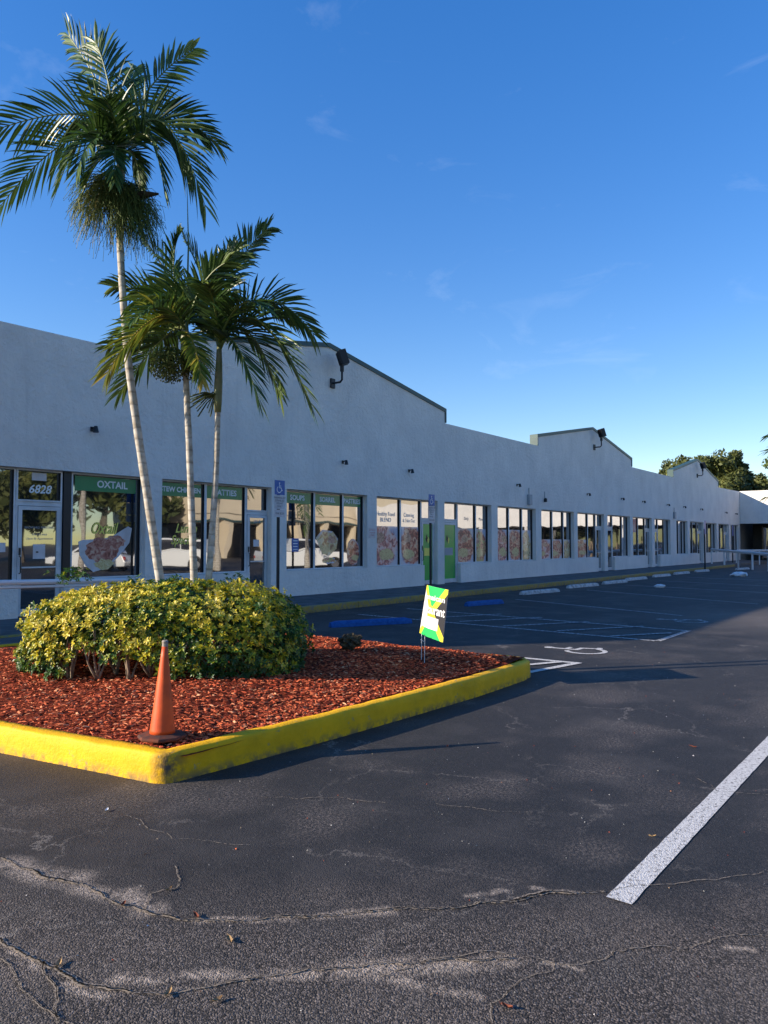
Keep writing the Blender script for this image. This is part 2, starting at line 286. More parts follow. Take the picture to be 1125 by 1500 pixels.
M['backdrop'] = food_mat('picture_backdrop', [(.42, .44, .52), (.58, .58, .64), (.62, .56, .52)], 1.2)
M['pale'] = mat('plate_picture', (.62, .60, .62), .4, .3, col2=(.5, .46, .46), nscale=4)
M['cake'] = food_mat('cake_picture', [(.45, .33, .05), (.6, .5, .1), (.5, .3, .2)], 7)

# ------------------------------------------------------------------ mesh helpers
class MB:
    def __init__(s): s.v = []; s.f = []; s.mi = []; s.r = []; s.mats = []; s.smooth = False
    def m(s, mt):
        if mt not in s.mats: s.mats.append(mt)
        return s.mats.index(mt)
    def add(s, vs, fs, mt, r=0.0):
        o = len(s.v); s.v += [tuple(q) for q in vs]; k = s.m(mt)
        for f in fs: s.f.append(tuple(o+i for i in f)); s.mi.append(k); s.r.append(r)
    def box(s, a, b, mt, r=0.0):
        x0, y0, z0 = a; x1, y1, z1 = b
        s.add([(x0, y0, z0), (x1, y0, z0), (x1, y1, z0), (x0, y1, z0), (x0, y0, z1), (x1, y0, z1), (x1, y1, z1), (x0, y1, z1)],
              [(0, 3, 2, 1), (4, 5, 6, 7), (0, 1, 5, 4), (1, 2, 6, 5), (2, 3, 7, 6), (3, 0, 4, 7)], mt, r)
    def tube(s, pts, rad, mt, n=8, r=0.0, cap=True):
        pts = [V(p) for p in pts]; N = len(pts); rad = rad if isinstance(rad, (list, tuple)) else [rad]*N
        vs = []; ref = None
        for i, p in enumerate(pts):
            t = (pts[min(i+1, N-1)]-pts[max(i-1, 0)]).normalized()
            a = ref if ref is not None else (V((0, 0, 1)) if abs(t.z) < .9 else V((1, 0, 0)))
            u = (a - t*a.dot(t)).normalized(); ref = u; w = t.cross(u)
            for k in range(n):
                q = 2*pi*k/n; vs.append(p+(u*cos(q)+w*sin(q))*rad[i])
        fs = [(i*n+k, i*n+(k+1) % n, (i+1)*n+(k+1) % n, (i+1)*n+k) for i in range(N-1) for k in range(n)]
        if cap: fs += [tuple(range(n-1, -1, -1)), tuple((N-1)*n+k for k in range(n))]
        s.add(vs, fs, mt, r)
    def lathe(s, prof, c, mt, n=16):
        c = V(c); vs = []
        for rr, z in prof:
            for k in range(n): q = 2*pi*k/n; vs.append(c+V((rr*cos(q), rr*sin(q), z)))
        N = len(prof); fs = [(i*n+k, i*n+(k+1) % n, (i+1)*n+(k+1) % n, (i+1)*n+k) for i in range(N-1) for k in range(n)]
        fs += [tuple(range(n-1, -1, -1)), tuple((N-1)*n+k for k in range(n))]
        s.add(vs, fs, mt)
    def prism(s, poly, ax, a, b, mt):
        """poly of 2D points extruded along axis ax from a to b; ax 'y': (x,z), 'z': (x,y), 'x': (y,z)"""
        def P(p, h): return {'y': (p[0], h, p[1]), 'z': (p[0], p[1], h), 'x': (h, p[0], p[1])}[ax]
        n = len(poly); vs = [P(p, a) for p in poly]+[P(p, b) for p in poly]
        s.add(vs, [tuple(range(n)), tuple(range(2*n-1, n-1, -1))]+[(i, n+i, n+(i+1) % n, (i+1) % n) for i in range(n)], mt)
    def quad(s, vs, mt, r=0.0): s.add(vs, [tuple(range(len(vs)))], mt, r)
    def build(s, name, parent=None, smooth=False, bevel=0, tri=False, fix=True, loc=None):
        me = bpy.data.meshes.new(name); me.from_pydata(s.v, [], s.f)
        for mt in s.mats: me.materials.append(M[mt] if isinstance(mt, str) else mt)
        me.polygons.foreach_set('material_index', s.mi)
        at_ = me.attributes.new('rnd', 'FLOAT', 'FACE'); at_.data.foreach_set('value', s.r)
        if fix and len(s.f) < 4000:
            bm = bmesh.new(); bm.from_mesh(me); bmesh.ops.recalc_face_normals(bm, faces=bm.faces); bm.to_mesh(me); bm.free()
        if smooth: me.polygons.foreach_set('use_smooth', [True]*len(me.polygons))
        me.update(); o = bpy.data.objects.new(name, me); COL.objects.link(o)
        if loc is not None:
            me.transform(Matrix.Translation(-V(loc))); o.location = loc
        if parent: o.parent = parent; 
        if parent and loc is None: o.matrix_parent_inverse = Matrix.Translation(-parent_loc(parent))
        if bevel:
            bv = o.modifiers.new('bevel', 'BEVEL'); bv.width = bevel; bv.segments = 2; bv.limit_method = 'ANGLE'
        return o
def parent_loc(p):
    l = V(p.location)
    if p.parent: l = l + (parent_loc(p.parent) + p.matrix_parent_inverse.translation)
    return l
def tag(o, label, cat=None, group=None, kind=None):
    if label: o['label'] = label
    if cat: o['category'] = cat
    if group: o['group'] = group
    if kind: o['kind'] = kind
    return o
def thing(name, label, cat, loc=(0, 0, 0), group=None):
    o = bpy.data.objects.new(name, None); o.location = loc; COL.objects.link(o); return tag(o, label, cat, group)
def copy_tree(o, parent=None):
    c = o.copy(); COL.objects.link(c); c.parent = parent
    if parent: c.matrix_parent_inverse = o.matrix_parent_inverse.copy()
    for ch in [x for x in COL.objects if x.parent == o]: copy_tree(ch, c)
    return c
def struct(o): o['kind'] = 'structure'; return o

def text(name, body, x, y, z, size, mt, parent, shear=0, align='CENTER', sx=1.0, bold=.0, mtx=None):
    cu = bpy.data.curves.new('t', 'FONT'); cu.body = body; cu.size = size; cu.shear = shear; cu.align_x = align; cu.align_y = 'CENTER'; cu.offset = bold; cu.resolution_u = 3
    ob = bpy.data.objects.new('t', cu); COL.objects.link(ob); dg = bpy.context.evaluated_depsgraph_get(); dg.update()
    me = bpy.data.meshes.new_from_object(ob.evaluated_get(dg)); bpy.data.objects.remove(ob)
    if mtx is None: mtx = Matrix.Translation((x, y, z)) @ Matrix.Rotation(pi/2, 4, 'X') @ Matrix.Diagonal((sx, 1, 1, 1))
    me.transform(mtx); me.materials.clear(); me.materials.append(M[mt])
    for p in me.polygons: p.material_index = 0
    o = bpy.data.objects.new(name, me); COL.objects.link(o); o.parent = parent; o.matrix_parent_inverse = Matrix.Translation(-parent_loc(parent)); return o

# ------------------------------------------------------------------ ground
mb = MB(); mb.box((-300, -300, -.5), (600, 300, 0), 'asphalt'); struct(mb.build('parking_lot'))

def crack(pts, w, mt, rough=.5, z=.004):
    pts = [V((x, y, 0)) for x, y in pts]
    for it in range(5):
        q = [pts[0]]
        for a, b in zip(pts, pts[1:]):
            m_ = (a+b)/2; d = b-a; n_ = V((-d.y, d.x, 0)); m_ += n_*random.uniform(-.13, .13)*rough*1.6; q += [m_, b]
        pts = q
    mb = MB(); N = len(pts)
    ws = [w*(.25+1.5*abs(noise.noise(p*2.3+V((5, 1, 0))))+.5*random.random()) for p in pts]
    for i in range(N-1):
        a, b = pts[i], pts[i+1]; n0 = (pts[min(i+1, N-1)]-pts[max(i-1, 0)]).normalized(); n1 = (pts[min(i+2, N-1)]-pts[i]).normalized()
        n0 = V((-n0.y, n0.x, 0)); n1 = V((-n1.y, n1.x, 0)); zz = V((0, 0, z))
        mb.quad([a+n0*ws[i]+zz, b+n1*ws[i+1]+zz, b+n1*ws[i+1]*.4+zz, a+n0*ws[i]*.4+zz], mt, .25)
        mb.quad([a+n0*ws[i]*.4+zz, b+n1*ws[i+1]*.4+zz, b-n1*ws[i+1]*.4+zz, a-n0*ws[i]*.4+zz], mt, .5)
        mb.quad([a-n0*ws[i]*.4+zz, b-n1*ws[i+1]*.4+zz, b-n1*ws[i+1]+zz, a-n0*ws[i]+zz], mt, .25)
    return struct(mb.build('asphalt_crack', fix=False))
c1 = [(1.87, 3.88), (1.90, 3.61), (1.95, 3.32), (1.96, 3.11), (1.99, 2.84), (2.03, 2.66), (2.15, 2.50), (2.29, 2.35), (2.42, 2.20), (2.56, 2.08), (2.71, 1.94), (2.94, 1.72), (3.21, 1.52), (3.39, 1.30)]
c2 = [(1.50, 3.10), (1.50, 2.94), (1.51, 2.80), (1.52, 2.58), (1.60, 2.40), (1.71, 2.23), (1.87, 2.13), (2.05, 1.99), (2.18, 1.87), (2.36, 1.68), (2.52, 1.51), (2.63, 1.39)]
c3 = [(1.43, 2.95), (1.38, 2.70), (1.37, 2.54), (1.39, 2.36)]
c4 = [(1.52, 2.80), (1.47, 2.65), (1.39, 2.49), (1.36, 2.41)]
c5 = [(2.23, 1.72), (2.59, 1.52), (2.69, 1.28), (2.73, 1.18), (2.91, 1.10), (3.12, .87), (3.23, .82), (3.41, .64)]
c6 = [(2.24, 1.26), (2.33, 1.32), (2.50, 1.30), (2.64, 1.23), (2.72, 1.27)]
c7 = [(4.10, 2.03), (3.95, 2.32), (3.87, 2.56)]
c8 = [(5.36, 1.43), (5.15, 1.25), (5.28, .98)]
for i, (c, w) in enumerate([(c1, .030), (c2, .020), (c3, .010), (c4, .010), (c5, .009), (c6, .008), (c7, .006), (c8, .006),
             ([(1.99, 2.84), (2.1, 2.95), (2.2, 2.9), (2.35, 3.1)], .008), ([(3.39, 1.3), (3.8, .95), (4.2, .7)], .007), ([(2.6, 3.9), (2.55, 3.4), (2.75, 3.0)], .006), ([(3.3, 3.5), (3.6, 3.1), (3.7, 2.8)], .006)]):
    st = random.getstate(); crack(c, w, 'crackdust', .5, .004)
    random.setstate(st); crack([(x-.002, y-.004) for x, y in c], w*.17, 'crackdark', .5, .008)
def strip(a, b, w, mt, z=.004):
    a = V((*a, 0)); b = V((*b, 0)); d = (b-a); n_ = V((-d.y, d.x, 0)).normalized()*w/2; zz = V((0, 0, z)); mb = MB()
    K = max(2, int(d.length/.06)); L_, R_ = [], []
    for i in range(K+1):
        p = a+d*i/K; j = lambda s: 1+.07*noise.noise(p*9+V((s, 0, 0)))
        L_.append(p+n_*j(3)+zz); R_.append(p-n_*j(8)+zz)
    for i in range(K): mb.quad([R_[i], R_[i+1], L_[i+1], L_[i]], mt)
    return struct(mb.build('parking_line', fix=False))
strip((3.33, 1.23), (7.6, 1.20), .115, 'line')
for a, b in [((9.2, 10.6), (9.47, 4.05)), ((9.50, 4.00), (8.30, 4.22)), ((9.40, 4.22), (8.3, 4.75))]: strip(a, b, .10, 'line', .004+.004*(a[0] == 9.5)+.008*(a[0] == 9.4))
HATCH = [((12.98, 9.0), (14.9, 8.1)), ((12.95, 8.0), (14.75, 7.05)), ((12.75, 6.9), (14.5, 5.9)), ((12.65, 5.75), (14.35, 4.75)), ((12.5, 4.7), (13.6, 4.0))]
for i, (a, b) in enumerate([((14.75, 10.6), (14.14, 3.91)), ((12.9, 10.6), (12.37, 3.91)), ((14.14, 3.87), (12.37, 3.87))]+HATCH): strip(a, b, .10, 'fadeline', .004+.001*i)
for a, b in [((19.02, 9.89), (17.0, 4.77)), ((24.2, 9.9), (21.39, 4.11)), ((28.0, 9.9), (26.2, 4.3)), ((32, 9.9), (30, 4.3)), ((36, 9.9), (34.4, 4.3))]: strip(a, b, .09, 'fadeline')

def access_symbol(cx, cy, h, mt, name='access_symbol', mtx=None, parent=None, thick=.0):
    """wheelchair user drawn in strokes; h overall height"""
    mb = MB(); s = h
    def stroke(pts, w):
        for a, b in zip(pts, pts[1:]):
            a = V(a); b = V(b); d = (b-a).normalized(); n_ = V((-d.y, d.x))*w/2; d = d*w*.3
            q = [a-n_-d, b-n_+d, b+n_+d, a+n_-d]; mb.quad([(p.x*s, p.y*s, 0) for p in q], mt)
    mb.quad([(.02*s+.075*s*cos(t*pi/6), .43*s+.075*s*sin(t*pi/6), 0) for t in range(12)], mt)
    stroke([(.01, .34), (.04, .02), (.22, .02), (.30, -.22), (.37, -.19)], .075)
    stroke([(.03, .18), (.2, .18)], .06)
    stroke([(-.02+.26*cos(radians(q)), -.14+.26*sin(radians(q))) for q in range(118, 345, 14)], .07)
    for i in range(len(mb.v)): mb.v[i] = (mb.v[i][0], mb.v[i][1], .00002*i)
    if mtx is not None: mb.v = [tuple(mtx @ V(p)) for p in mb.v]
    else: mb.v = [(p[0]+cx, p[1]+cy, p[2]+.005) for p in mb.v]
    o = mb.build(name, parent, fix=False)
    return o if parent else struct(o)
access_symbol(10.6, 4.5, 1.05, 'line')
access_symbol(15.9, 4.45, 1.1, 'fadeline')

# sidewalk with faded yellow kerb
mb = MB(); mb.box((-1, 11.86, -.1), (68, 14.7, .15), 'concrete'); struct(mb.build('sidewalk'))
mb = MB()
x = -1.0
while x < 54:
    x1 = x+3.05; mb.box((x, 11.7, -.1), (min(x1, 54)-.012, 11.855, .152+random.uniform(-.004, .004)), 'kerb2'); x = x1
struct(mb.build('sidewalk_kerb', bevel=.02))
mb = MB(); mb.box((-1, 10.62, -.1), (7.4, 11.69, .13), 'concrete'); struct(mb.build('ramp'))

# ------------------------------------------------------------------ island kerb and mulch
outer = [(1.95, 10.5), (2.35, 8.2), (2.78, 5.81), (3.05, 4.27), (3.09, 4.20), (3.16, 4.17), (4.71, 4.05), (5.8, 4.0), (6.81, 3.97), (7.9, 4.0), (8.16, 4.05), (8.34, 4.2), (8.38, 4.45), (8.3, 5.0), (8.2, 6.0), (8.16, 7.5), (8.16, 10.45), (1.95, 10.5)]
def resamp(P, step, closed=False):
    out = []
    for a, b in zip(P, P[1:]):
        a = V((*a, 0)); b = V((*b, 0)); k = max(1, int((b-a).length/step))
        for i in range(k): out.append(a+(b-a)*i/k)
    return out
po = resamp(outer, .06); N = len(po); mb = MB(); prof = [(0.0, -.05), (.003, .06), (.004, .12), (.006, .178), (.012, .192), (.026, .199), (.08, .201), (.122, .199), (.128, .19), (.13, .10)]
vs = []
for i, p in enumerate(po):
    t = (po[(i+1) % N]-po[i-1]).normalized(); nn = V((-t.y, t.x, 0))  # inward
    for k, (o_, z) in enumerate(prof):
        q = p+nn*o_; w = .006*noise.noise(V((q.x*7, q.y*7, z*12)))+.004*noise.noise(V((q.x*25, q.y*25, z*25)))
        vs.append((q.x+nn.x*w, q.y+nn.y*w, z+w*.7*(k > 1)))
K = len(prof)
mb.add(vs, [(i*K+k, ((i+1) % N)*K+k, ((i+1) % N)*K+k+1, i*K+k+1) for i in range(N) for k in range(K-1)], 'kerb')
struct(mb.build('island_kerb', smooth=True))

def inside(x, y, m=.13):
    xl = 1.95+(10.5-y)*.183
    return xl+m < x < 8.25-m and 4.1+m < y < 10.45-m
def mz(x, y):
    xl = 1.95+(10.5-y)*.183; d = min(x-xl, 8.25-x, y-4.1, 10.45-y)
    return .165+.14*(1-math.exp(-max(d-.1, 0)*.9))+.05*max(0, min(1, (x-7.2)/.6))+.02*noise.noise(V((x*1.6, y*1.6, 0)))+.012*noise.noise(V((x*6, y*6, 3)))
mb = MB(); nx, ny = 100, 100
idx = {}
vs = []; 
for j in range(ny+1):
    for i in range(nx+1):
        y = 4.12+(10.43-4.12)*j/ny; xl = 1.95+(10.5-y)*.183+.08; x = xl+(8.22-xl)*i/nx
        if j == 0: y = 4.13
        vs.append((x, y, mz(x, y)))
mb.add(vs, [(j*(nx+1)+i, j*(nx+1)+i+1, (j+1)*(nx+1)+i+1, (j+1)*(nx+1)+i) for j in range(ny) for i in range(nx)], 'mulch')
tag(mb.build('mulch_bed', smooth=True, fix=False), 'red mulch bed inside the yellow kerb', 'mulch', kind='stuff')
mb = MB(); n_ = 0
while n_ < 23000:
    y = 4.2+(random.random()**1.5)*5.6; x = random.uniform(2.2, 8.15)
    if not inside(x, y, .12): continue
    n_ += 1; l = random.uniform(.010, .029); w = random.uniform(.005, .013); a = random.uniform(0, pi) if random.random() < .5 else random.gauss(-.65, .5); tz = random.uniform(-.35, .35)
    c = V((x, y, mz(x, y)+random.uniform(.002, .018))); d = V((cos(a), sin(a), tz)).normalized()*l; s_ = V((-sin(a), cos(a), random.uniform(-.6, .6))).normalized()*w; u = V((0, 0, random.uniform(.003, .008)))
    mb.add([c-d-s_*.6, c+d-s_*.4, c+d*.8+s_, c-d*.9+s_, c+u+d*.3, c+u-d*.4], [(0, 1, 4, 5), (1, 2, 4), (2, 3, 5, 4), (3, 0, 5)], 'chip', min(1, max(0, random.gauss(.5, .25))))
tag(mb.build('mulch_chips', fix=False), 'loose red wood chips covering the bed', 'mulch', kind='stuff')

# ------------------------------------------------------------------ traffic cone
CP = V((3.33, 4.56, .20))
t = thing('traffic_cone', 'faded orange traffic cone standing at the kerb corner of the mulch bed', 'traffic cone', CP)
mb = MB(); mb.lathe([(.172, .0), (.176, .012), (.168, .024), (.11, .034), (.092, .036)], CP, 'conebase', 8); mb.build('base', t, bevel=.004)
mb = MB(); mb.lathe([(.090, .034), (.088, .06), (.066, .24), (.046, .42), (.029, .57), (.020, .655)], CP, 'cone', 28); o = mb.build('cone_body', t, smooth=True)
mb = MB(); mb.lathe([(.0215, .650), (.020, .672), (.0235, .684), (.017, .695), (.008, .692)], CP, 'conetip', 12); mb.build('worn_tip', t)
for q in [x for x in COL.objects if x.parent == t]:
    q.data.transform(Matrix.Translation(CP) @ Matrix.Rotation(radians(1.2), 4, 'Y') @ Matrix.Translation(-CP))

# ------------------------------------------------------------------ store building
BX0, BX1, WY = -.2, 68.0, 14.3
OP = [  # x0, x1, mullions, doors[(x0,x1)]
    ('A', 4.4, 9.93, [5.75, 7.10, 8.06], [(7.16, 8.02)]), ('B', 10.36, 13.79, [11.72, 13.02], [(13.08, 13.76)]),
    ('C', 14.35, 17.83, [15.60, 16.85], []), ('D', 18.3, 21.75, [19.75, 20.93], [(20.98, 21.72)]),
    ('E', 22.19, 25.56, [23.28, 24.6], [(22.28, 23.22)]), ('F', 26.06, 29.44, [27.25, 28.42], []), ('G', 29.98, 33.51, [31.4, 32.6], []),
    ('H', 33.92, 37.34, [35.5, 36.5], [(36.56, 37.3)]), ('I', 37.81, 41.21, [38.85, 40.3], [(37.88, 38.80)]),
    ('J', 41.65, 44.98, [42.9, 44.1], [(44.15, 44.94)]), ('K', 45.5, 48.62, [46.5, 47.75], [(45.56, 46.45)]),
    ('L', 49.9, 52.4, [50.8, 51.7], []), ('M', 53.0, 56.5, [54.1, 55.3], [(55.35, 56.3)]), ('N', 57.1, 60.2, [58.2, 59.3], []), ('O', 60.8, 64.1, [61.9, 63.0], [(63.05, 64.0)]), ('P', 64.7, 67.4, [65.6, 66.6], [])]
B = thing('shopping_centre', 'long white stucco shop row with gabled parapet and glass storefronts', 'shop building', (0, 14.3, 0))
top = [(BX0, 5.8)]
for a, p, b in [(-.2, None, None), (9.8, 16.04, 22.26), (29.65, 35.92, 41.57), (49.3, 55.25, 60.92)]:
    if p: top += [(a, 5.82), (a, 6.29), (p, 7.38 if p < 50 else 7.5), (b, 6.34), (b, 5.85)]
top += [(BX1, 5.92)]
mb = MB()
HZ = 3.06
mb.prism([(BX0, HZ)]+top+[(BX1, HZ)], 'y', WY, 14.6, 'stucco')
xs = BX0
for (n, a, b, mu, do) in OP:
    mb.box((xs, WY, 0), (a, 14.6, HZ), 'stucco'); xs = b
    seg = [(a, b)]
    for d0, d1 in do:
        seg = [(a, d0-.04)] if d1 > b-.2 else ([(d1+.05, b)] if d0 < a+.2 else [(a, d0-.04), (d1+.03, b)])
    for s0, s1 in seg:
        mb.box((s0, WY+.001, 0), (s1, 14.6, .84), 'stucco')
mb.box((xs, WY, 0), (BX1, 14.6, HZ), 'stucco')
mb.box((BX0, 14.602, 0), (BX0+.3, 30, 5.8), 'stucco'); mb.box((BX0+.3, 29.7, 0), (BX1, 30, 5.8), 'stucco')
o = mb.build('wall', B, fix=True)
mb = MB(); mb.box((BX0+.31, 14.72, 0), (BX1+10, 29.69, 5.35), 'roof'); mb.build('roof', B)
for a, p, b in [(9.8, 16.04, 22.26), (29.65, 35.92, 41.57), (49.3, 55.25, 60.92)]:
    mb = MB(); ph = 7.38 if p < 50 else 7.5
    for (x0, z0, x1, z1) in [(a-.04, 6.29, p, ph), (p, ph, b+.04, 6.34)]:
        mb.prism([(x0, z0-.10), (x0, z0+.03), (x1, z1+.03), (x1, z1-.10)], 'y', WY-.035, 14.64, 'trim')
    mb.prism([(a-.04, 5.83), (a-.04, 6.189), (a+.03, 6.189), (a+.03, 5.83)], 'y', WY-.035, 14.64, 'trim')
    mb.prism([(b-.03, 5.87), (b-.03, 6.239), (b+.04, 6.239), (b+.04, 5.87)], 'y', WY-.035, 14.64, 'trim'); mb.build('gable_trim', B)

GY = 14.50
def window(n, x0, x1, z0, z1, dark_left=True):
    mb = MB(); mb.box((x0+.03, GY, z0+.03), (x1-.03, GY+.02, z1-.03), 'glass'); w = mb.build('window', B)
    mb = MB(); f = .035
    y0, y1 = GY-.055, GY+.03
    mb.box((x0, y0, z0), (x1, y1, z0+f), 'white'); mb.box((x0, y0, z1-f), (x1, y1, z1), 'white')
    mb.box((x0, y0, z0+f), (x0+f, y1, z1-f), 'white'); mb.box((x1-f, y0, z0+f), (x1, y1, z1-f), 'white')
    # dark bronze inner stop along the right side and under the head
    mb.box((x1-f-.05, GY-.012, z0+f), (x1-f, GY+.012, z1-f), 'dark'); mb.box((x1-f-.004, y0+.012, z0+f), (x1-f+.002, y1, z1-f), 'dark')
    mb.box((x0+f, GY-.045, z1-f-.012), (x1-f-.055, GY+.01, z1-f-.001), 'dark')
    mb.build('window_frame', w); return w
def door(x0, x1, kind):
    d = MB(); y0, y1 = GY-.06, GY-.01; z0, z1 = .17, 2.32; f = .075
    d.box((x0, y0, z0), (x0+f, y1, z1), 'white'); d.box((x1-f, y0, z0), (x1, y1, z1), 'white'); d.box((x0+f, y0, z1-f), (x1-f, y1, z1), 'white'); d.box((x0+f, y0, z0), (x1-f, y1, z0+.14), 'white')
    # jamb frame around the leaf
    d.box((x0-.05, GY-.04, .15), (x0-.006, GY+.03, HZ-.003), 'white'); d.box((x1+.006, GY-.04, .15), (x1+.04, GY+.03, HZ-.003), 'white'); d.box((x0-.006, GY-.04, 2.33), (x1+.006, GY+.03, 2.41), 'white')
    o = d.build('door', B)
    g = MB(); g.box((x0+f+.001, GY-.035, z0+.141), (x1-f-.001, GY-.025, z1-f-.001), 'doorgreen' if kind == 'green' else 'glass'); g.build('door_panel' if kind == 'green' else 'door_glass', o)
    if kind != 'green':
        g = MB(); g.box((x0+f+.002, y0-.03, 1.10), (x1-f-.002, y0+.005, 1.13), 'white'); g.build('push_bar', o)
    g = MB(); hx = x0+.035 if kind != 'right' else x1-.035
    g.tube([(hx, y0-.002, 1.0), (hx, y0-.05, 1.02), (hx, y0-.05, 1.32), (hx, y0-.002, 1.34)], .012, 'black', 6); g.box((hx-.02, y0-.012, 1.36), (hx+.02, y0, 1.5), 'black'); g.build('handle', o)
    return o
wins = {}; doors = {}
for (n, a, b, mu, do) in OP:
    edges = [a]+mu+[b]
    k = 0
    for e0, e1 in zip(edges, edges[1:]):
        dd = [q for q in do if q[0] > e0-.1 and q[1] < e1+.2 and abs((q[0]+q[1])/2-(e0+e1)/2) < .3]
        if dd:
            kind = 'green' if n in 'DE' else 'glass'
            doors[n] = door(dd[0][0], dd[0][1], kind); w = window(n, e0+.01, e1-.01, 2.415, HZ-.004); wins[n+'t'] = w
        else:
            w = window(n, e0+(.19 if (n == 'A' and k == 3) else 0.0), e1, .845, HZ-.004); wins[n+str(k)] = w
            if n == 'A' and k == 3:
                mb = MB(); mb.box((8.075, GY-.07, .15), (8.24, GY+.04, HZ-.004), 'dark'); mb.build('post', B)
        k += 1

# green vinyl bands and their words
def band(key, x0, x1, word, size=.15, z0=2.69, z1=3.0, tx=None):
    size *= 1.3
    w = wins[key]; mb = MB(); mb.box((x0, GY-.006, z0), (x1, GY-.002, z1), 'green'); mb.build('green_band', w)
    text('lettering', word, tx or (x0+x1)/2, GY-.009, (z0+z1)/2+.0, size, 'letter', w, bold=.006)
band('A3', 8.35, 9.80, 'OXTAIL', .16, tx=9.22)
band('B0', 10.42, 11.62, 'STEW CHICKEN', .125); band('B1', 11.78, 12.93, 'PATTIES', .155, tx=12.38)
band('C0', 14.41, 15.50, 'SOUPS', .15); band('C1', 15.66, 16.76, 'SORREL', .15); band('C2', 16.91, 17.73, 'PASTRIES', .15)
text('lettering', '6828', 7.60, GY-.009, 2.66, .23, 'letter', wins['At'], shear=.25, bold=.005)
mb = MB(); mb.box((7.44, GY-.005, 2.84), (7.74, GY-.002, 2.995), 'pale'); mb.build('paper_notice', wins['At'])
d = doors['A']; y = GY-.038
text('lettering', 'BROWARD PRINTING', 7.6, y, 1.90, .062, 'greyletter', d); text('lettering', '954-537-4464', 7.6, y, 1.76, .055, 'greyletter', d); text('lettering', 'Open By Appointment', 7.6, y, 1.68, .06, 'greyletter', d, shear=.3)
mb = MB(); mb.box((7.47, y-.002, 1.28), (7.72, y, 1.57), 'pale'); mb.box((7.53, y-.005, 1.40), (7.58, y-.003, 1.43), 'black_letter'); mb.build('paper_notice', d)
text('lettering', 'Oxtail', 9.02, GY-.014, 1.90, .34, 'yletter', wins['A3'], shear=.35, sx=.72, bold=.006)
text('lettering', 'Lunch', 11.18, GY-.009, 1.93, .30, 'yletter', wins['B0'], shear=.35, sx=.85, bold=.006)
text('lettering', 'Specials', 11.12, GY-.009, 1.66, .30, 'yletter', wins['B0'], shear=.35, sx=.78, bold=.006)
text('lettering', 'Phone Fax and', 14.98, GY-.009, 2.28, .10, 'black_letter', wins['C0']); text('lettering', '754-210-5553', 14.98, GY-.009, 2.13, .12, 'black_letter', wins['C0'])
mb = MB(); mb.box((14.75, GY-.006, 1.35), (15.02, GY-.002, 1.72), 'signblue'); 
for k in range(4): mb.box((14.80, GY-.010, 1.40+k*.08), (14.97, GY-.007, 1.43+k*.08), 'letter')
mb.build('window_sticker', wins['C0'])
mb = MB(); mb.box((5.95, GY-.006, 1.80), (6.80, GY-.002, 2.12), 'pale'); mb.build('window_sticker', wins['A1'])
text('lettering', 'PRINT', 6.45, GY-.011, 2.0, .14, 'black_letter', wins['A1']); text('lettering', 'COPY', 6.45, GY-.011, 1.87, .12, 'black_letter', wins['A1'])
text('lettering', 'PRINT NOW', 6.3, GY-.009, 1.50, .17, 'letter', wins['A1'], sx=.9)
mb = MB(); mb.box((6.80, GY-.006, 1.42), (6.95, GY-.002, 1.60), 'pale'); mb.build('window_sticker', wins['A1'])
text('lettering', 'Healthy Food', 19.02, GY-.009, 2.52, .19, 'meatletter' if 'meatletter' in M else 'letter', wins['D0'], sx=.95); text('lettering', 'BLEND', 19.02, GY-.009, 2.33, .19, 'letter', wins['D0'])
text('lettering', 'Catering', 20.3, GY-.009, 2.52, .19, 'letter', wins['D1'], sx=.9); text('lettering', '& Take Out', 20.3, GY-.009, 2.33, .16, 'letter', wins['D1'], sx=.9)
text('lettering', '6818', 13.42, GY-.038, 2.15, .12, 'greyletter', doors['B'])
mb = MB(); mb.box((13.3, GY-.040, 1.5), (13.5, GY-.037, 1.68), 'pale'); mb.build('paper_notice', doors['B'])
text('lettering', 'Daily', 24.0, GY-.009, 2.5, .16, 'greyletter', wins['E1']); text('lettering', 'Menu', 25.1, GY-.009, 2.5, .16, 'greyletter', wins['E2'])

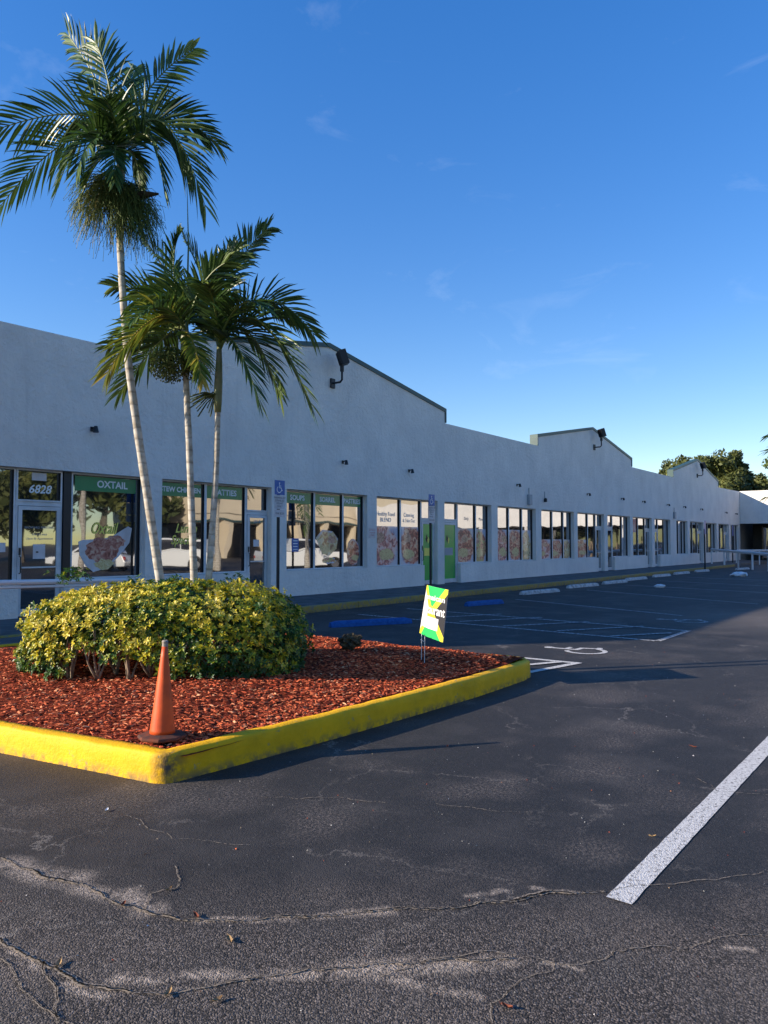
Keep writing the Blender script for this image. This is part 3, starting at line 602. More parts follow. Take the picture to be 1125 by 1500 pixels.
def ell(mb, cx, cz, rx, rz, y, mt, wob=0, n=28, a0=0, ph=0):
    pts = []
    for k in range(n):
        q = 2*pi*k/n+a0; r = 1+wob*noise.noise(V((cos(q)*2+ph, sin(q)*2, ph)))
        pts.append((cx+rx*r*cos(q), y, cz+rz*r*sin(q)))
    mb.quad(pts, mt)
def pic_mat(x0, x1, z0, z1, cols, seed):
    rnd = random.Random(seed); m = mat('food_photo_print', (.5, .5, .5), .35, .5); t = m.node_tree; n = t.nodes; L = t.links.new; b = n['Principled BSDF']
    g = n.new('ShaderNodeNewGeometry').outputs['Position']
    def nz(sc, dist=0, det=5):
        q = n.new('ShaderNodeTexNoise'); q.inputs['Scale'].default_value = sc; q.inputs['Detail'].default_value = det; q.inputs['Distortion'].default_value = dist; L(g, q.inputs[0]); return q
    def ramp(x, st):
        r = n.new('ShaderNodeValToRGB'); e = r.color_ramp.elements
        while len(e) < len(st): e.new(.5)
        for i, (p, c) in enumerate(st): e[i].position = p; e[i].color = (*c, 1)
        L(x, r.inputs[0]); return r.outputs[0]
    def ellm(cx, cz, rx, rz, wob, soft):
        d = n.new('ShaderNodeVectorMath'); d.operation = 'MULTIPLY_ADD'; L(nz(5, 0, 4).outputs['Color'], d.inputs[0]); d.inputs[1].default_value = (wob, 0, wob); L(g, d.inputs[2])
        s_ = n.new('ShaderNodeVectorMath'); s_.operation = 'SUBTRACT'; L(d.outputs[0], s_.inputs[0]); s_.inputs[1].default_value = (cx+wob*.5, GY, cz+wob*.5)
        k = n.new('ShaderNodeVectorMath'); k.operation = 'MULTIPLY'; L(s_.outputs[0], k.inputs[0]); k.inputs[1].default_value = (1/rx, 0, 1/rz)
        l = n.new('ShaderNodeVectorMath'); l.operation = 'LENGTH'; L(k.outputs[0], l.inputs[0])
        r = n.new('ShaderNodeMapRange'); L(l.outputs['Value'], r.inputs[0]); r.inputs[1].default_value = 1+soft; r.inputs[2].default_value = 1-soft; return r.outputs[0]
    def mix(f, a, c):
        q = n.new('ShaderNodeMixRGB'); L(f, q.inputs[0]); L(a, q.inputs[1]); L(c, q.inputs[2]); return q.outputs[0]
    w, h = x1-x0, z1-z0; cx = (x0+x1)/2+rnd.uniform(-.15, .15)*w; cz = z0+h*rnd.uniform(.42, .5)
    c = ramp(nz(.9).outputs[0], [(.35, (.36, .40, .52)), (.5, (.50, .50, .58)), (.65, (.55, .47, .42))])
    c = mix(ellm(cx, z0+h*.28, w*.6, h*.28, .1, .06), c, ramp(nz(3).outputs[0], [(.3, (.42, .38, .42)), (.6, (.62, .60, .64))]))
    c = mix(ellm(cx, cz, w*.60, h*.52, .35, .08), c, ramp(nz(5, 1.5).outputs[0], [(.38+.075*i, q) for i, q in enumerate(cols)]))
    c = mix(ellm(cx+w*rnd.uniform(-.2, .25), z0+h*.27, w*.30, h*.14, .22, .08), c, ramp(nz(14, 1).outputs[0], [(.35, (.42, .26, .10)), (.5, (.66, .48, .22)), (.62, (.60, .50, .22))]))
    c = mix(ellm(cx+w*rnd.uniform(-.3, .3), cz+h*.22, w*.2, h*.12, .3, .1), c, ramp(nz(10, 1).outputs[0], [(.35, (.25, .10, .06)), (.6, (.60, .34, .24))]))
    L(c, b.inputs['Base Color']); b.inputs['Coat Weight'].default_value = .6; b.inputs['Coat Roughness'].default_value = .03
    return m
PC = {'stew': [(.14, .02, .02), (.42, .07, .045), (.62, .20, .12), (.68, .42, .28)], 'meat': [(.16, .04, .06), (.50, .12, .10), (.70, .30, .25), (.76, .52, .46)], 'rice': [(.30, .12, .06), (.50, .30, .12), (.60, .45, .22), (.62, .54, .36)], 'salad': [(.30, .06, .04), (.55, .20, .10), (.60, .42, .16), (.30, .36, .12)]}
def picture(key, x0, x1, z0, z1, mts, seed, name='food_picture'):
    y = GY-.004; mb = MB(); mb.quad([(x0, y, z0), (x1, y, z0), (x1, y, z1), (x0, y, z1)], pic_mat(x0, x1, z0, z1, PC[mts[0]], seed)); mb.build(name, wins[key], fix=False)
# oxtail plate: pale swoosh plate and stew on the dark glass
mb = MB(); y = GY-.004
mb.quad([(8.45, y, 1.62), (8.55, y, 1.66), (8.95, y, 1.68), (9.2, y, 1.72), (9.62, y, 1.96), (9.72, y, 1.92), (9.66, y, 1.6), (9.4, y, 1.3), (9.1, y, 1.05), (8.8, y, .98), (8.62, y, 1.12), (8.48, y, 1.35)], 'pale')
ell(mb, 9.0, 1.42, .40, .28, y-.002, 'stew', .4, ph=3); ell(mb, 9.3, 1.6, .22, .15, y-.004, 'stew', .5, ph=8); ell(mb, 9.05, 1.13, .22, .11, y-.006, 'rice', .4, ph=5)
mb.build('food_picture', wins['A3'], fix=False)
mb = MB(); pm = pic_mat(15.8, 16.65, 1.15, 2.0, PC['rice'], 41)
mb.quad([(15.72, y, 1.74), (16.0, y, 1.98), (16.45, y, 1.93), (16.68, y, 1.72), (16.62, y, 1.42), (16.3, y, 1.22), (16.02, y, 1.28), (15.86, y, 1.5)], pm); mb.build('food_picture', wins['C1'], fix=False)
mb = MB(); ell(mb, 16.3, 1.08, .3, .09, y, pic_mat(16, 16.6, 1, 1.2, PC['salad'], 43), .3, ph=4); mb.build('food_picture', wins['C1'], fix=False)
mb = MB(); ell(mb, 17.38, 1.32, .29, .40, y, pic_mat(17.1, 17.66, .95, 1.7, PC['stew'], 44), .25, ph=6); mb.build('food_picture', wins['C2'], fix=False)
for key, x0, x1, mts, sd_ in [('D0', 18.36, 19.66, ('meat', 'salad'), 1), ('D1', 19.79, 20.84, ('stew', 'rice'), 2), ('E1', 23.33, 24.50, ('stew', 'meat'), 3), ('E2', 24.64, 25.44, ('salad', 'rice'), 4),
                              ('F0', 26.1, 27.15, ('meat', 'stew'), 5), ('F1', 27.3, 28.32, ('stew', 'rice'), 6), ('F2', 28.46, 29.32, ('rice', 'salad'), 7), ('G0', 30.02, 31.3, ('meat', 'rice'), 8), ('G1', 31.45, 32.5, ('stew', 'salad'), 9), ('G2', 32.65, 33.4, ('rice', 'meat'), 10), ('H0', 33.96, 35.4, ('stew', 'cake'), 11)]:
    picture(key, x0, x1, .88, 2.13 if key[0] in 'DEF' else 1.75, mts, sd_)
mb = MB(); mb.box((41.72, GY-.006, 2.2), (42.75, GY-.002, 2.98), mat('red_poster', (.45, .06, .06), .5, .3, col2=(.6, .4, .35), nscale=5)); mb.build('red_poster', wins['J0'])
random.seed(21)
for dn in 'DE':
    mb = MB(); x0, x1 = (21.06, 21.64) if dn == 'D' else (22.36, 23.14); ell(mb, x0+.25, 1.75, .06, .13, GY-.037, 'black_letter', .5, ph=2); ell(mb, x0+.35, 1.68, .05, .1, GY-.038, 'yletter', .5, ph=5)
    mb.box((x0+.1, GY-.039, 1.15), (x1-.15, GY-.037, 1.42), 'greyletter' if dn == 'E' else 'yletter'); mb.build('door_picture', doors[dn])

M['shade_wall'] = mat('arcade_painted_shade', (.055, .05, .045), .9, .1)  # wall colour darkened to stand in for the deep arcade's shade
# wing closing the court at the far end
w = thing('shopping_centre_wing', 'cross wing of the shop row with plain fascia over a dark arcade', 'shop building', (68, 0, 0))
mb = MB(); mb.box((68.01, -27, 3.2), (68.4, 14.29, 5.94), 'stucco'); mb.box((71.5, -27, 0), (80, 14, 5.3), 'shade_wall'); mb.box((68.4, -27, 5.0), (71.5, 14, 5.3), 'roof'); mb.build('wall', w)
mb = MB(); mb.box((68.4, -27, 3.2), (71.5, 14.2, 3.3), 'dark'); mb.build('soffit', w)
for k in range(8):
    mb = MB(); mb.box((68.02, 9.6-5*k, 0), (68.35, 9.9-5*k, 3.2), 'stucco'); mb.build('column', w)
for k in range(12):
    mb = MB(); yy = 13.2-k*2.6; mb.box((71.42, yy-2.3, .3), (71.47, yy, 2.9), 'glass'); g = mb.build('window', w)
    mb = MB(); mb.box((71.38, yy, .15), (71.49, yy+.08, 3.0), 'twig'); mb.build('window_frame', g)
# building across the court, seen mirrored in the shop windows
t = thing('cream_shop_building', 'cream stucco shop building across the court, mirrored in the shop windows', 'shop building', (70, -28, 0))
mb = MB(); mb.box((44, -40, 3.7), (140, -28, 7.8), 'cream'); mb.box((44, -40, 0), (140, -31, 3.69), 'dark')
for k in range(20): mb.box((44+k*4.8, -28.6, 0), (44.6+k*4.8, -28, 3.7), 'cream')
mb.build('wall', t)
mb = MB(); mb.box((44, -27.98, 3.75), (140, -27.9, 3.95), 'trim'); mb.box((44, -27.98, 4.5), (140, -27.95, 4.56), 'bark'); mb.build('fascia_trim', t)
mb = MB(); mb.box((63, -27.97, 7.78), (70, -28.3, 8.6), 'cream'); mb.build('parapet', t)

# ------------------------------------------------------------------ wall fittings
def wall_light(x, z, label):
    t = thing('wall_light', label, 'wall light', (x, WY, z), 'small dark lights along the facade')
    mb = MB(); mb.box((x-.04, WY-.02, z-.05), (x+.04, WY, z+.05), 'black'); mb.build('bracket', t)
    mb = MB(); mb.tube([(x, WY-.02, z+.02), (x, WY-.10, z+.03), (x, WY-.14, z)], .02, 'black', 6); mb.tube([(x, WY-.14, z+.05), (x, WY-.15, z-.08)], [.035, .06], 'black', 10); mb.build('lamp_head', t); return t
wl = [(8.6, 'left of the palm trunks above the shop numbered 6828'), (16.66, 'above the window lettered SORREL'), (20.03, 'above the first green door'),
      (27.7, 'above the three pictured panes right of the green doors'), (35.12, 'left of the second floodlit gable peak, over dark panes'), (39.85, 'right end under the second gable'),
      (43.31, 'just right of the second gable, over the red poster'), (47.96, 'shortly before the third gable'), (51.53, 'at the left foot of the third gable'), (55.74, 'straight under the peak of the third gable'),
      (62.9, 'right of the third gable'), (66.36, 'last one before the wall corner')]
for x, s_ in wl: wall_light(x, 3.98, 'small dark wall light '+s_)
for x, z, s_ in [(28.75, 3.42, 'grey junction box on the wall above the pictured panes'), (49.36, 3.36, 'grey junction box on the wall near the third gable')]:
    t = thing('junction_box', s_, 'junction box', (x, WY, z)); mb = MB(); mb.box((x-.14, WY-.12, z-.22), (x+.14, WY, z+.22), 'greyletter'); mb.build('case', t, bevel=.01); mb = MB(); mb.tube([(x, WY-.03, z+.22), (x, WY-.03, z+.5)], .02, 'greyletter', 6); mb.build('conduit', t)
t = thing('wall_vent', 'small grey vent with thin pipe above the fourth bank of windows', 'vent', (30.27, WY, 3.49)); mb = MB(); mb.lathe([(.07, -.1), (.07, .04), (.02, .08)], (30.27, WY-.07, 3.49), 'black', 10); mb.build('cap', t); mb = MB(); mb.tube([(30.27, WY-.03, 3.5), (30.27, WY-.03, 3.85)], .015, 'greyletter', 6); mb.build('pipe', t)
t = thing('wall_notice', 'small pinkish notice on the pier left of the Healthy Food window', 'notice', (18.06, WY, 1.9))
mb = MB(); mb.box((17.90, WY-.012, 1.75), (18.22, WY, 2.06), 'pale'); mb.build('panel', t)
for k, s_ in enumerate(['NO PARKING', 'VIOLATORS', 'TOWED']): text('lettering', s_, 18.06, WY-.014, 1.99-k*.08, .05, 'redlens', t)

def floodlight(x, z, label, sc=1.0):
    t = thing('floodlight', label, 'floodlight', (x, WY, z), 'floodlights on the gable peaks')
    mb = MB(); mb.box((x-.09, WY-.06, z-.14), (x+.09, WY, z+.14), 'black'); mb.build('wall_plate', t, bevel=.01)
    mb = MB(); mb.tube([(x, WY-.05, z), (x, WY-.32, z), (x, WY-.39, z+.06), (x, WY-.39, z+.46)], .032, 'black', 8); mb.lathe([(.06, 0), (.06, .16)], (x, WY-.39, z+.3), 'black', 10); mb.build('arm', t)
    R = Matrix.Translation((x, WY-.43, z+.70)) @ Matrix.Rotation(radians(52), 4, 'Z') @ Matrix.Rotation(radians(-18), 4, 'X')
    R = R @ Matrix.Diagonal((.66, .66, .66, 1))
    def tb(m): m.v = [tuple(R @ V(p)) for p in m.v]; return m
    mb = MB(); mb.prism([(-.16, -.32), (.16, -.32), (.16, .32), (-.16, .32)], 'x', -.24, .24, 'black')
    for k in range(5): mb.box((-.2+k*.1, .16, -.28), (-.185+k*.1, .22, .28), 'black')
    h = tb(mb).build('housing', t, bevel=.02)
    mb = MB(); mb.box((-.20, -.172, -.2), (.20, -.162, .28), 'lens'); mb.build
    tb(mb).build('lens', h); return t
floodlight(16.17, 6.24, 'black floodlight on a bent arm at the peak of the nearest gable'); floodlight(36.07, 6.4, 'black floodlight on a bent arm at the second gable peak'); floodlight(55.0, 6.32, 'black floodlight on a bent arm at the farthest gable peak, before the oak')

def access_sign(x, label, h=2.97):
    y = 11.78
    t = thing('parking_sign', label, 'sign', (x, y, .15), 'accessible parking signs at the sidewalk edge')
    mb = MB(); mb.tube([(x, y, .1), (x, y, h-.03)], .035, 'black', 8); mb.build('post', t)
    mb = MB(); mb.box((x-.155, y-.045, h-.32), (x+.155, y-.038, h), 'signblue'); p = mb.build('blue_panel', t, bevel=.01)
    access_symbol(0, 0, .25, 'letter', 'wheelchair_symbol', Matrix.Translation((x-.02, y-.05, h-.17)) @ Matrix.Rotation(pi/2, 4, 'X'), p)
    mb = MB(); mb.box((x-.155, y-.045, h-.63), (x+.155, y-.038, h-.33), 'pale'); p = mb.build('white_panel', t)
    text('lettering', 'PARKING BY\nDISABLED\nPERMIT\nONLY', x, y-.047, h-.48, .062, 'black_letter', p)
    mb = MB(); mb.box((x-.155, y-.045, h-.81), (x+.155, y-.038, h-.645), 'pale'); p = mb.build('fine_panel', t)
    text('lettering', 'FINE $250', x, y-.047, h-.73, .06, 'black_letter', p)
access_sign(11.56, 'blue wheelchair parking sign rising behind the right end of the hedge')
access_sign(17.55, 'blue wheelchair parking sign in front of the green doors')
for x, y, s_ in [(46.2, 11.65, 'thin dark sign post by the far wheel stops'), (58.8, 12.9, 'thin dark sign post behind the white ramp railing')]:
    t = thing('sign_post', s_, 'sign post', (x, y, 0)); mb = MB(); mb.tube([(x, y, 0), (x, y, 2.4)], .045, 'black', 6); mb.build('post', t); mb = MB(); mb.box((x-.16, y-.05, 2.1), (x+.16, y-.04, 2.9), 'signblue'); mb.build('panel', t)

# railings
def railing(label, pts, zs, step, thick=.045):
    t = thing('railing', label, 'railing', (*pts[0], 0)); P = [V((*p, z)) for p, z in zip(pts, zs)]
    mb = MB(); mb.tube(P, thick, 'wrail', 8); mb.build('top_rail', t)
    mb = MB(); mb.tube([p-V((0, 0, .07)) for p in P], thick*.55, 'wrail', 6); mb.build('lower_rail', t)
    for a, b in zip(P, P[1:]):
        k = max(1, int((b-a).length/step))
        for i in range(k+1):
            q = a+(b-a)*i/k; mb = MB(); mb.tube([(q.x, q.y, .0), (q.x, q.y, q.z)], thick*.8, 'wrail', 8); mb.build('post', t)
    return t
M['wrail'] = mat('white_rail_paint', (.66, .66, .66), .5, .4)
railing('white ramp railing at the left edge of the picture behind the mulch bed', [(2.6, 10.9), (4.97, 10.9), (7.2, 10.9)], [1.08, 1.03, .98], 2.4, .04)
railing('long white ramp railing before the dark arcade at the far end', [(54.5, 13.3), (50.2, 10.7), (46.2, 8.3), (42.6, 6.1)], [1.15, 1.05, .97, .93], 2.3, .07)
railing('shorter white railing behind the long one at the far corner', [(57.6, 12.4), (64.5, 9.2)], [1.05, 1.05], 2.5, .05)

# ------------------------------------------------------------------ wheel stops
def wheel_stop(a, b, mt, label, grp):
    a = V((*a, 0)); b = V((*b, 0)); d = (b-a).normalized(); n_ = V((-d.y, d.x, 0)); mb = MB(); K = 14; vs = []
    pr = [(-.085, 0), (-.075, .06), (-.045, .115), (.045, .115), (.075, .06), (.085, 0)]
    for i in range(K+1):
        q = a+(b-a)*i/K; e = .0 if 0 < i < K else .03
        for (s_, z) in pr: vs.append(q+n_*s_*(1-e*4)+V((0, 0, max(0, z-e)+.004*noise.noise(q*8+V((s_*30, z*30, 0))))))
    n = len(pr); mb.add(vs, [(i*n+k, i*n+k+1, (i+1)*n+k+1, (i+1)*n+k) for i in range(K) for k in range(n-1)]+[tuple(range(n)), tuple(K*n+k for k in range(n))], mt)
    loc = (a+b)/2; o = mb.build('wheel_stop', loc=loc); return tag(o, label, 'wheel stop', grp)
wheel_stop((10.62, 9.42), (12.18, 8.66), 'blue', 'blue painted wheel stop lying crooked nearest the mulch bed', 'blue wheel stops')
wheel_stop((16.2, 9.8), (17.55, 9.52), 'blue', 'blue painted wheel stop to the right of the yard sign', 'blue wheel stops')
WS = [((20.75, 10.6), (22.85, 10.33)), ((24.7, 10.8), (26.95, 10.62)), ((27.9, 10.75), (30.0, 10.6)), ((31.1, 11.0), (33.2, 10.85)), ((35.0, 11.1), (37.0, 10.95)), ((38.6, 11.2), (40.6, 11.05)), ((42.4, 11.2), (44.3, 11.0)), ((47.3, 10.2), (49.1, 9.9))]
nm = ['first', 'second', 'third', 'fourth', 'fifth', 'sixth', 'seventh', 'farthest']
for (a, b), s_ in zip(WS, nm): wheel_stop(a, b, 'wstop', 'chipped white concrete wheel stop, %s of the white row along the sidewalk' % s_, 'white wheel stops along the sidewalk')

# ------------------------------------------------------------------ yard sign
TL, TR, BL, BR = at(626, 857, 8.75), at(656, 864, 8.12), at(615, 927, 8.72), at(648, 941, 8.10)
ft = at(618, 957, 8.65); ft.z = mz(ft.x, ft.y)
t = thing('yard_sign', 'small bright green, yellow and white yard sign on wire legs stuck in the mulch', 'yard sign', ft)
def sp(u, v, off=0.0):
    p = (TL*(1-u)+TR*u)*(v)+(BL*(1-u)+BR*u)*(1-v)
    nn = (TR-TL).cross(TL-BL).normalized()
    if nn.dot(sd) < 0: nn = -nn
    p = p+nn*(off+.035*(1-abs(2*u-.9)**1.3)); return p
M['sgreen'] = mat('sign_green', (.03, .50, .12), .5, .3, trans=.15); M['syellow'] = mat('sign_yellow', (.75, .65, .05), .5, .3, trans=.15); M['sblack'] = mat('sign_black', (.03, .03, .035), .4, .4); M['swhite'] = mat('sign_white', (.8, .8, .8), .5, .3, trans=.2)
mb = MB(); G = 60
for i in range(G):
    for j in range(G):
        u, v = (i+.5)/G, (j+.5)/G; a = abs(u-v); b = abs(u-(1-v))
        if .16 < v < .40 and .12 < u < .78: mt = 'swhite'
        elif min(a, b) < .09: mt = 'syellow'
        elif (v > u and v > 1-u) or (v < u and v < 1-u): mt = 'sgreen'
        else: mt = 'swhite' if u < .32 else 'sblack'  # left triangle turned from black to white to imitate sun glare
        for of in (0, -.004):
            mb.quad([sp(i/G, j/G, of), sp((i+1)/G, j/G, of), sp((i+1)/G, (j+1)/G, of), sp(i/G, (j+1)/G, of)], mt if of == 0 else 'swhite')
p_ = mb.build('panel', t, fix=False)
def signtext(body, u0, v0, wid, hei):
    o = text('lettering', body, 0, 0, 0, 1.0, 'swhite', p_, mtx=Matrix.Identity(4), bold=.02); me = o.data
    xs_ = [q.co.x for q in me.vertices]; a, b = min(xs_), max(xs_); ys_ = [q.co.y for q in me.vertices]; c, d = min(ys_), max(ys_)
    for q in me.vertices: q.co = sp(u0+(q.co.x-a)/(b-a)*wid, v0+(q.co.y-c)/(d-c)*hei, .004)
signtext('Jamaican', .06, .70, .88, .14); signtext('Restaurant', .02, .46, .96, .18)
mb = MB()
for u in (.12, .32): mb.tube([sp(u, .4, -.006), sp(u, 0, -.006), V((sp(u, 0).x, sp(u, 0).y, mz(ft.x, ft.y)-.05))], .004, 'wrail', 5)
mb.tube([sp(.12, -.12, -.006), sp(.32, -.12, -.006)], .004, 'wrail', 5); mb.build('wire_stake', t)

# ------------------------------------------------------------------ hedge
HC = V((5.03, 6.78, 0)); random.seed(11)
def hpt(u, w, z):  # u across, w depth, both -1..1
    return HC+RT*(u*1.42)+FH*(w*.97)+V((0, 0, z))
t = thing('hedge', 'clipped hedge of yellow and green variegated leaves around the palm trunks', 'hedge', (HC.x, HC.y, .3))
mb = MB()
def leaf(mb, p, d, up, l, w, mt, r):
    s_ = d.cross(up).normalized()*w; m_ = p+d*l*.55; e = p+d*l-up*l*.12
    mb.add([p, m_+s_+up*w*.35, m_, m_-s_+up*w*.35, e], [(0, 2, 1), (0, 3, 2), (1, 2, 4), (2, 3, 4)], mt, r)
def cluster(mb, p, d, r0, n=7, l=.058, mt='hedge'):
    d = d.normalized(); a = V((0, 0, 1)) if abs(d.z) < .8 else V((1, 0, 0)); u = d.cross(a).normalized(); v = d.cross(u)
    ph = random.random()*6
    for k in range(n):
        q = ph+k*2*pi/n+random.uniform(-.2, .2); o_ = (u*cos(q)+v*sin(q)+d*random.uniform(.15, .8)).normalized()
        leaf(mb, p, o_, (d+V((0, 0, .4))).normalized(), l*random.uniform(.7, 1.25), .0135*l/.058, mt, min(1, max(0, r0+random.gauss(0, .13))))
nC = 0
while nC < 7600:
    th = random.uniform(0, 2*pi); c_, s_ = cos(th), sin(th); ex = 2.8
    rr = (abs(c_)**ex+abs(s_)**ex)**(-1/ex)
    ph = random.uniform(-.55, pi/2); cp, sp_ = cos(ph), sin(ph); e2 = 3.4; r2 = (abs(cp)**e2+abs(sp_)**e2)**(-1/e2); cp *= r2; sp_ *= r2
    if random.random() > .22+cp*.8: continue
    dep = random.random()**2*.2
    lump = noise.noise(V((c_*2.4+3, s_*2.4, sp_*2.6)))*.11+noise.noise(V((c_*7, s_*7, sp_*7)))*.06
    k = (1+lump-dep); u, w = c_*rr*cp*k, s_*rr*cp*k; z = .47+.66*sp_*(k if sp_ > 0 else .75)+random.uniform(-.02, .03)
    P = hpt(u, w, z)
    low = .36+.14*noise.noise(V((u*4, w*4, 9)))-.08*max(0, u)-.06+(.18 if -.55 < u < .10 and w < 0 else 0)
    if z < low: continue
    nC += 1
    nrm = (RT*c_*cp+FH*s_*cp*1.3+UP*max(sp_, -.2)).normalized()
    dr = (nrm+V((0, 0, .45))+V([random.gauss(0, .4) for _ in range(3)])).normalized()
    yl = .71+.44*noise.noise(V((u*2.6+4, w*2, z*2.6)))+random.gauss(0, .15)-(.3 if dep > .1 else 0)-.48*max(0, (.80-z)/.5)-.10*max(0, u)  # inner, low and right-hand leaves coloured darker to imitate shade
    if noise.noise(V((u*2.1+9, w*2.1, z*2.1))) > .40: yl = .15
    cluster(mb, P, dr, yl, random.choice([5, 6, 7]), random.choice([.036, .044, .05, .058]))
for (px, py, z) in [(-.82, -.1, 1.3), (-.76, .1, 1.34), (-.70, .0, 1.28), (-.35, .3, 1.24), (.45, .3, 1.24), (.52, .1, 1.2), (-.02, .2, 1.22)]:
    for k in range(14): cluster(mb, hpt(px+random.gauss(0, .045), py+random.gauss(0, .1), z-random.random()*.16), V((random.gauss(0, .5), random.gauss(0, .5), 1)), .25, 6, .05)
for k in range(900):
    cluster(mb, hpt(random.uniform(-.8, .8), random.uniform(-.75, .75), random.uniform(.6, .98)), V([random.gauss(0, 1) for _ in range(3)]), .1, 5, .065)
mb.build('foliage', t, fix=False)
for (u, w) in [(-.78, -.5), (-.62, -.75), (-.38, -.85), (-.30, -.6), (-.12, -.9), (.02, -.8), (.18, -.9), (.22, -.55), (.45, -.8), (.62, -.65), (.8, -.4), (-.5, .1), (.1, .3), (.5, .3)]:
    mb = MB(); b0 = hpt(u*.9, w*.92, 0); b0.z = mz(b0.x, b0.y)-.03
    for k in range(random.randint(3, 5)):
        e = hpt(u*.9+random.uniform(-.16, .16), w*.9+random.uniform(-.12, .1), random.uniform(.6, .85)); m_ = b0.lerp(e, .5)+V((random.uniform(-.07, .07), random.uniform(-.07, .07), 0))
        mb.tube([b0+V((random.uniform(-.02, .02), random.uniform(-.02, .02), 0)), b0.lerp(m_, .6), m_, e], [.014, .012, .010, .006], 'twig', 5)
        mb.tube([m_, m_+V((random.uniform(-.15, .15), random.uniform(-.15, .15), .18))], [.007, .004], 'twig', 4)
    mb.build('stem', t, smooth=True)

# ------------------------------------------------------------------ palms
def bez(p0, p1, p2, t): return p0*(1-t)**2+p1*2*t*(1-t)+p2*t*t
def frond(parent, p0, p1, p2, roll=0, L0=.42, mt='frond', n=34, seed=0, vang=.35, label=None, droop=.10, wdt=.0165):
    rnd = random.Random(seed); mb = MB(); K = 16
    mb.tube([bez(p0, p1, p2, i/K) for i in range(K+1)], [.014*(1-.85*i/K)+.002 for i in range(K+1)], 'rachis' if mt == 'frond' else mt, 5, r=.8)
    for i in range(n):
        t_ = .10+.90*(i/(n-1))**.95; T = (bez(p0, p1, p2, min(1, t_+.02))-bez(p0, p1, p2, t_-.02)).normalized(); P = bez(p0, p1, p2, t_)
        side = T.cross(UP)
        side = side.normalized() if side.length > .15 else RT.copy()
        side = Matrix.Rotation(roll, 3, T) @ side; nrm = side.cross(T).normalized()
        L = 1.05*L0*(.58+.62*sin(pi*min(1, (t_*.86+.12)))) * rnd.uniform(.85, 1.08)
        al = radians(68-44*t_)+rnd.gauss(0, .05)
        for sg in (-1, 1):
            va = vang+rnd.gauss(0, .1); d = (T*cos(al)+(side*sg*cos(va)+nrm*sin(va))*sin(al)).normalized()
            if rnd.random() < .04: continue
            W_ = wdt*rnd.uniform(.8, 1.15); wv = d.cross(nrm).normalized(); wv = (Matrix.Rotation(rnd.gauss(0, .35), 3, d) @ wv)*W_
            dz = droop*rnd.uniform(.5, 1.5)*L/.42
            a = P; b = P+d*L*.33-UP*dz*.08; c = P+d*L*.7-UP*dz*.42; e = P+d*L-UP*dz
            fo = nrm*W_*.35
            mb.add([a-wv*.35, a+wv*.35, b-wv, b+wv, b-fo*.8, c-wv*.75, c+wv*.75, c-fo*.6, e], [(0, 4, 2), (0, 1, 4), (1, 3, 4), (2, 4, 7, 5), (4, 3, 6, 7), (5, 7, 8), (7, 6, 8)], mt, min(1, max(0, rnd.gauss(.42, .22)+(.35 if t_ > .9 else 0))))
    o = mb.build('frond', parent, fix=False)
    if label: o['label'] = label
    return o
def trunk(parent, pts, rads):
    P = []
    for i in range(len(pts)-1):
        p0 = pts[max(i-1, 0)]; p1 = pts[i]; p2 = pts[i+1]; p3 = pts[min(i+2, len(pts)-1)]
        for k in range(6):
            t_ = k/6; P.append(((p1*2)+(p2-p0)*t_+(p0*2-p1*5+p2*4-p3)*t_*t_+(p1*3-p0-p2*3+p3)*t_**3)*.5)
    P.append(pts[-1]); N = len(P); R = [rads[0]+(rads[1]-rads[0])*(i/(N-1))**.6 for i in range(N)]
    R = [r*(1+.03*((i*7) % 3-1)) for i, r in enumerate(R)]
    mb = MB(); mb.tube(P, R, 'trunk', 14); return mb.build('trunk', parent, smooth=True)
def fronds(parent, D, cen, specs, seed):
    """specs: (mid px,py,dd) (tip px,py,dd) roll L0 mat"""
    C0 = at(cen[0], cen[1], D)
    for i, s_ in enumerate(specs):
        m_, e = s_[0], s_[1]; roll = s_[2] if len(s_) > 2 else 0; L0 = s_[3] if len(s_) > 3 else .42; mt = s_[4] if len(s_) > 4 else 'frond'
        p2 = at(e[0], e[1], D+e[2]); pm = at(m_[0], m_[1], D+m_[2]); p1 = pm*2-(C0+p2)*.5
        frond(parent, C0+V((random.uniform(-.02, .02), random.uniform(-.02, .02), random.uniform(-.04, .05))), p1, p2, roll, L0, mt, 36, seed*50+i, label='yellowing frond' if mt == 'frondy' else None)

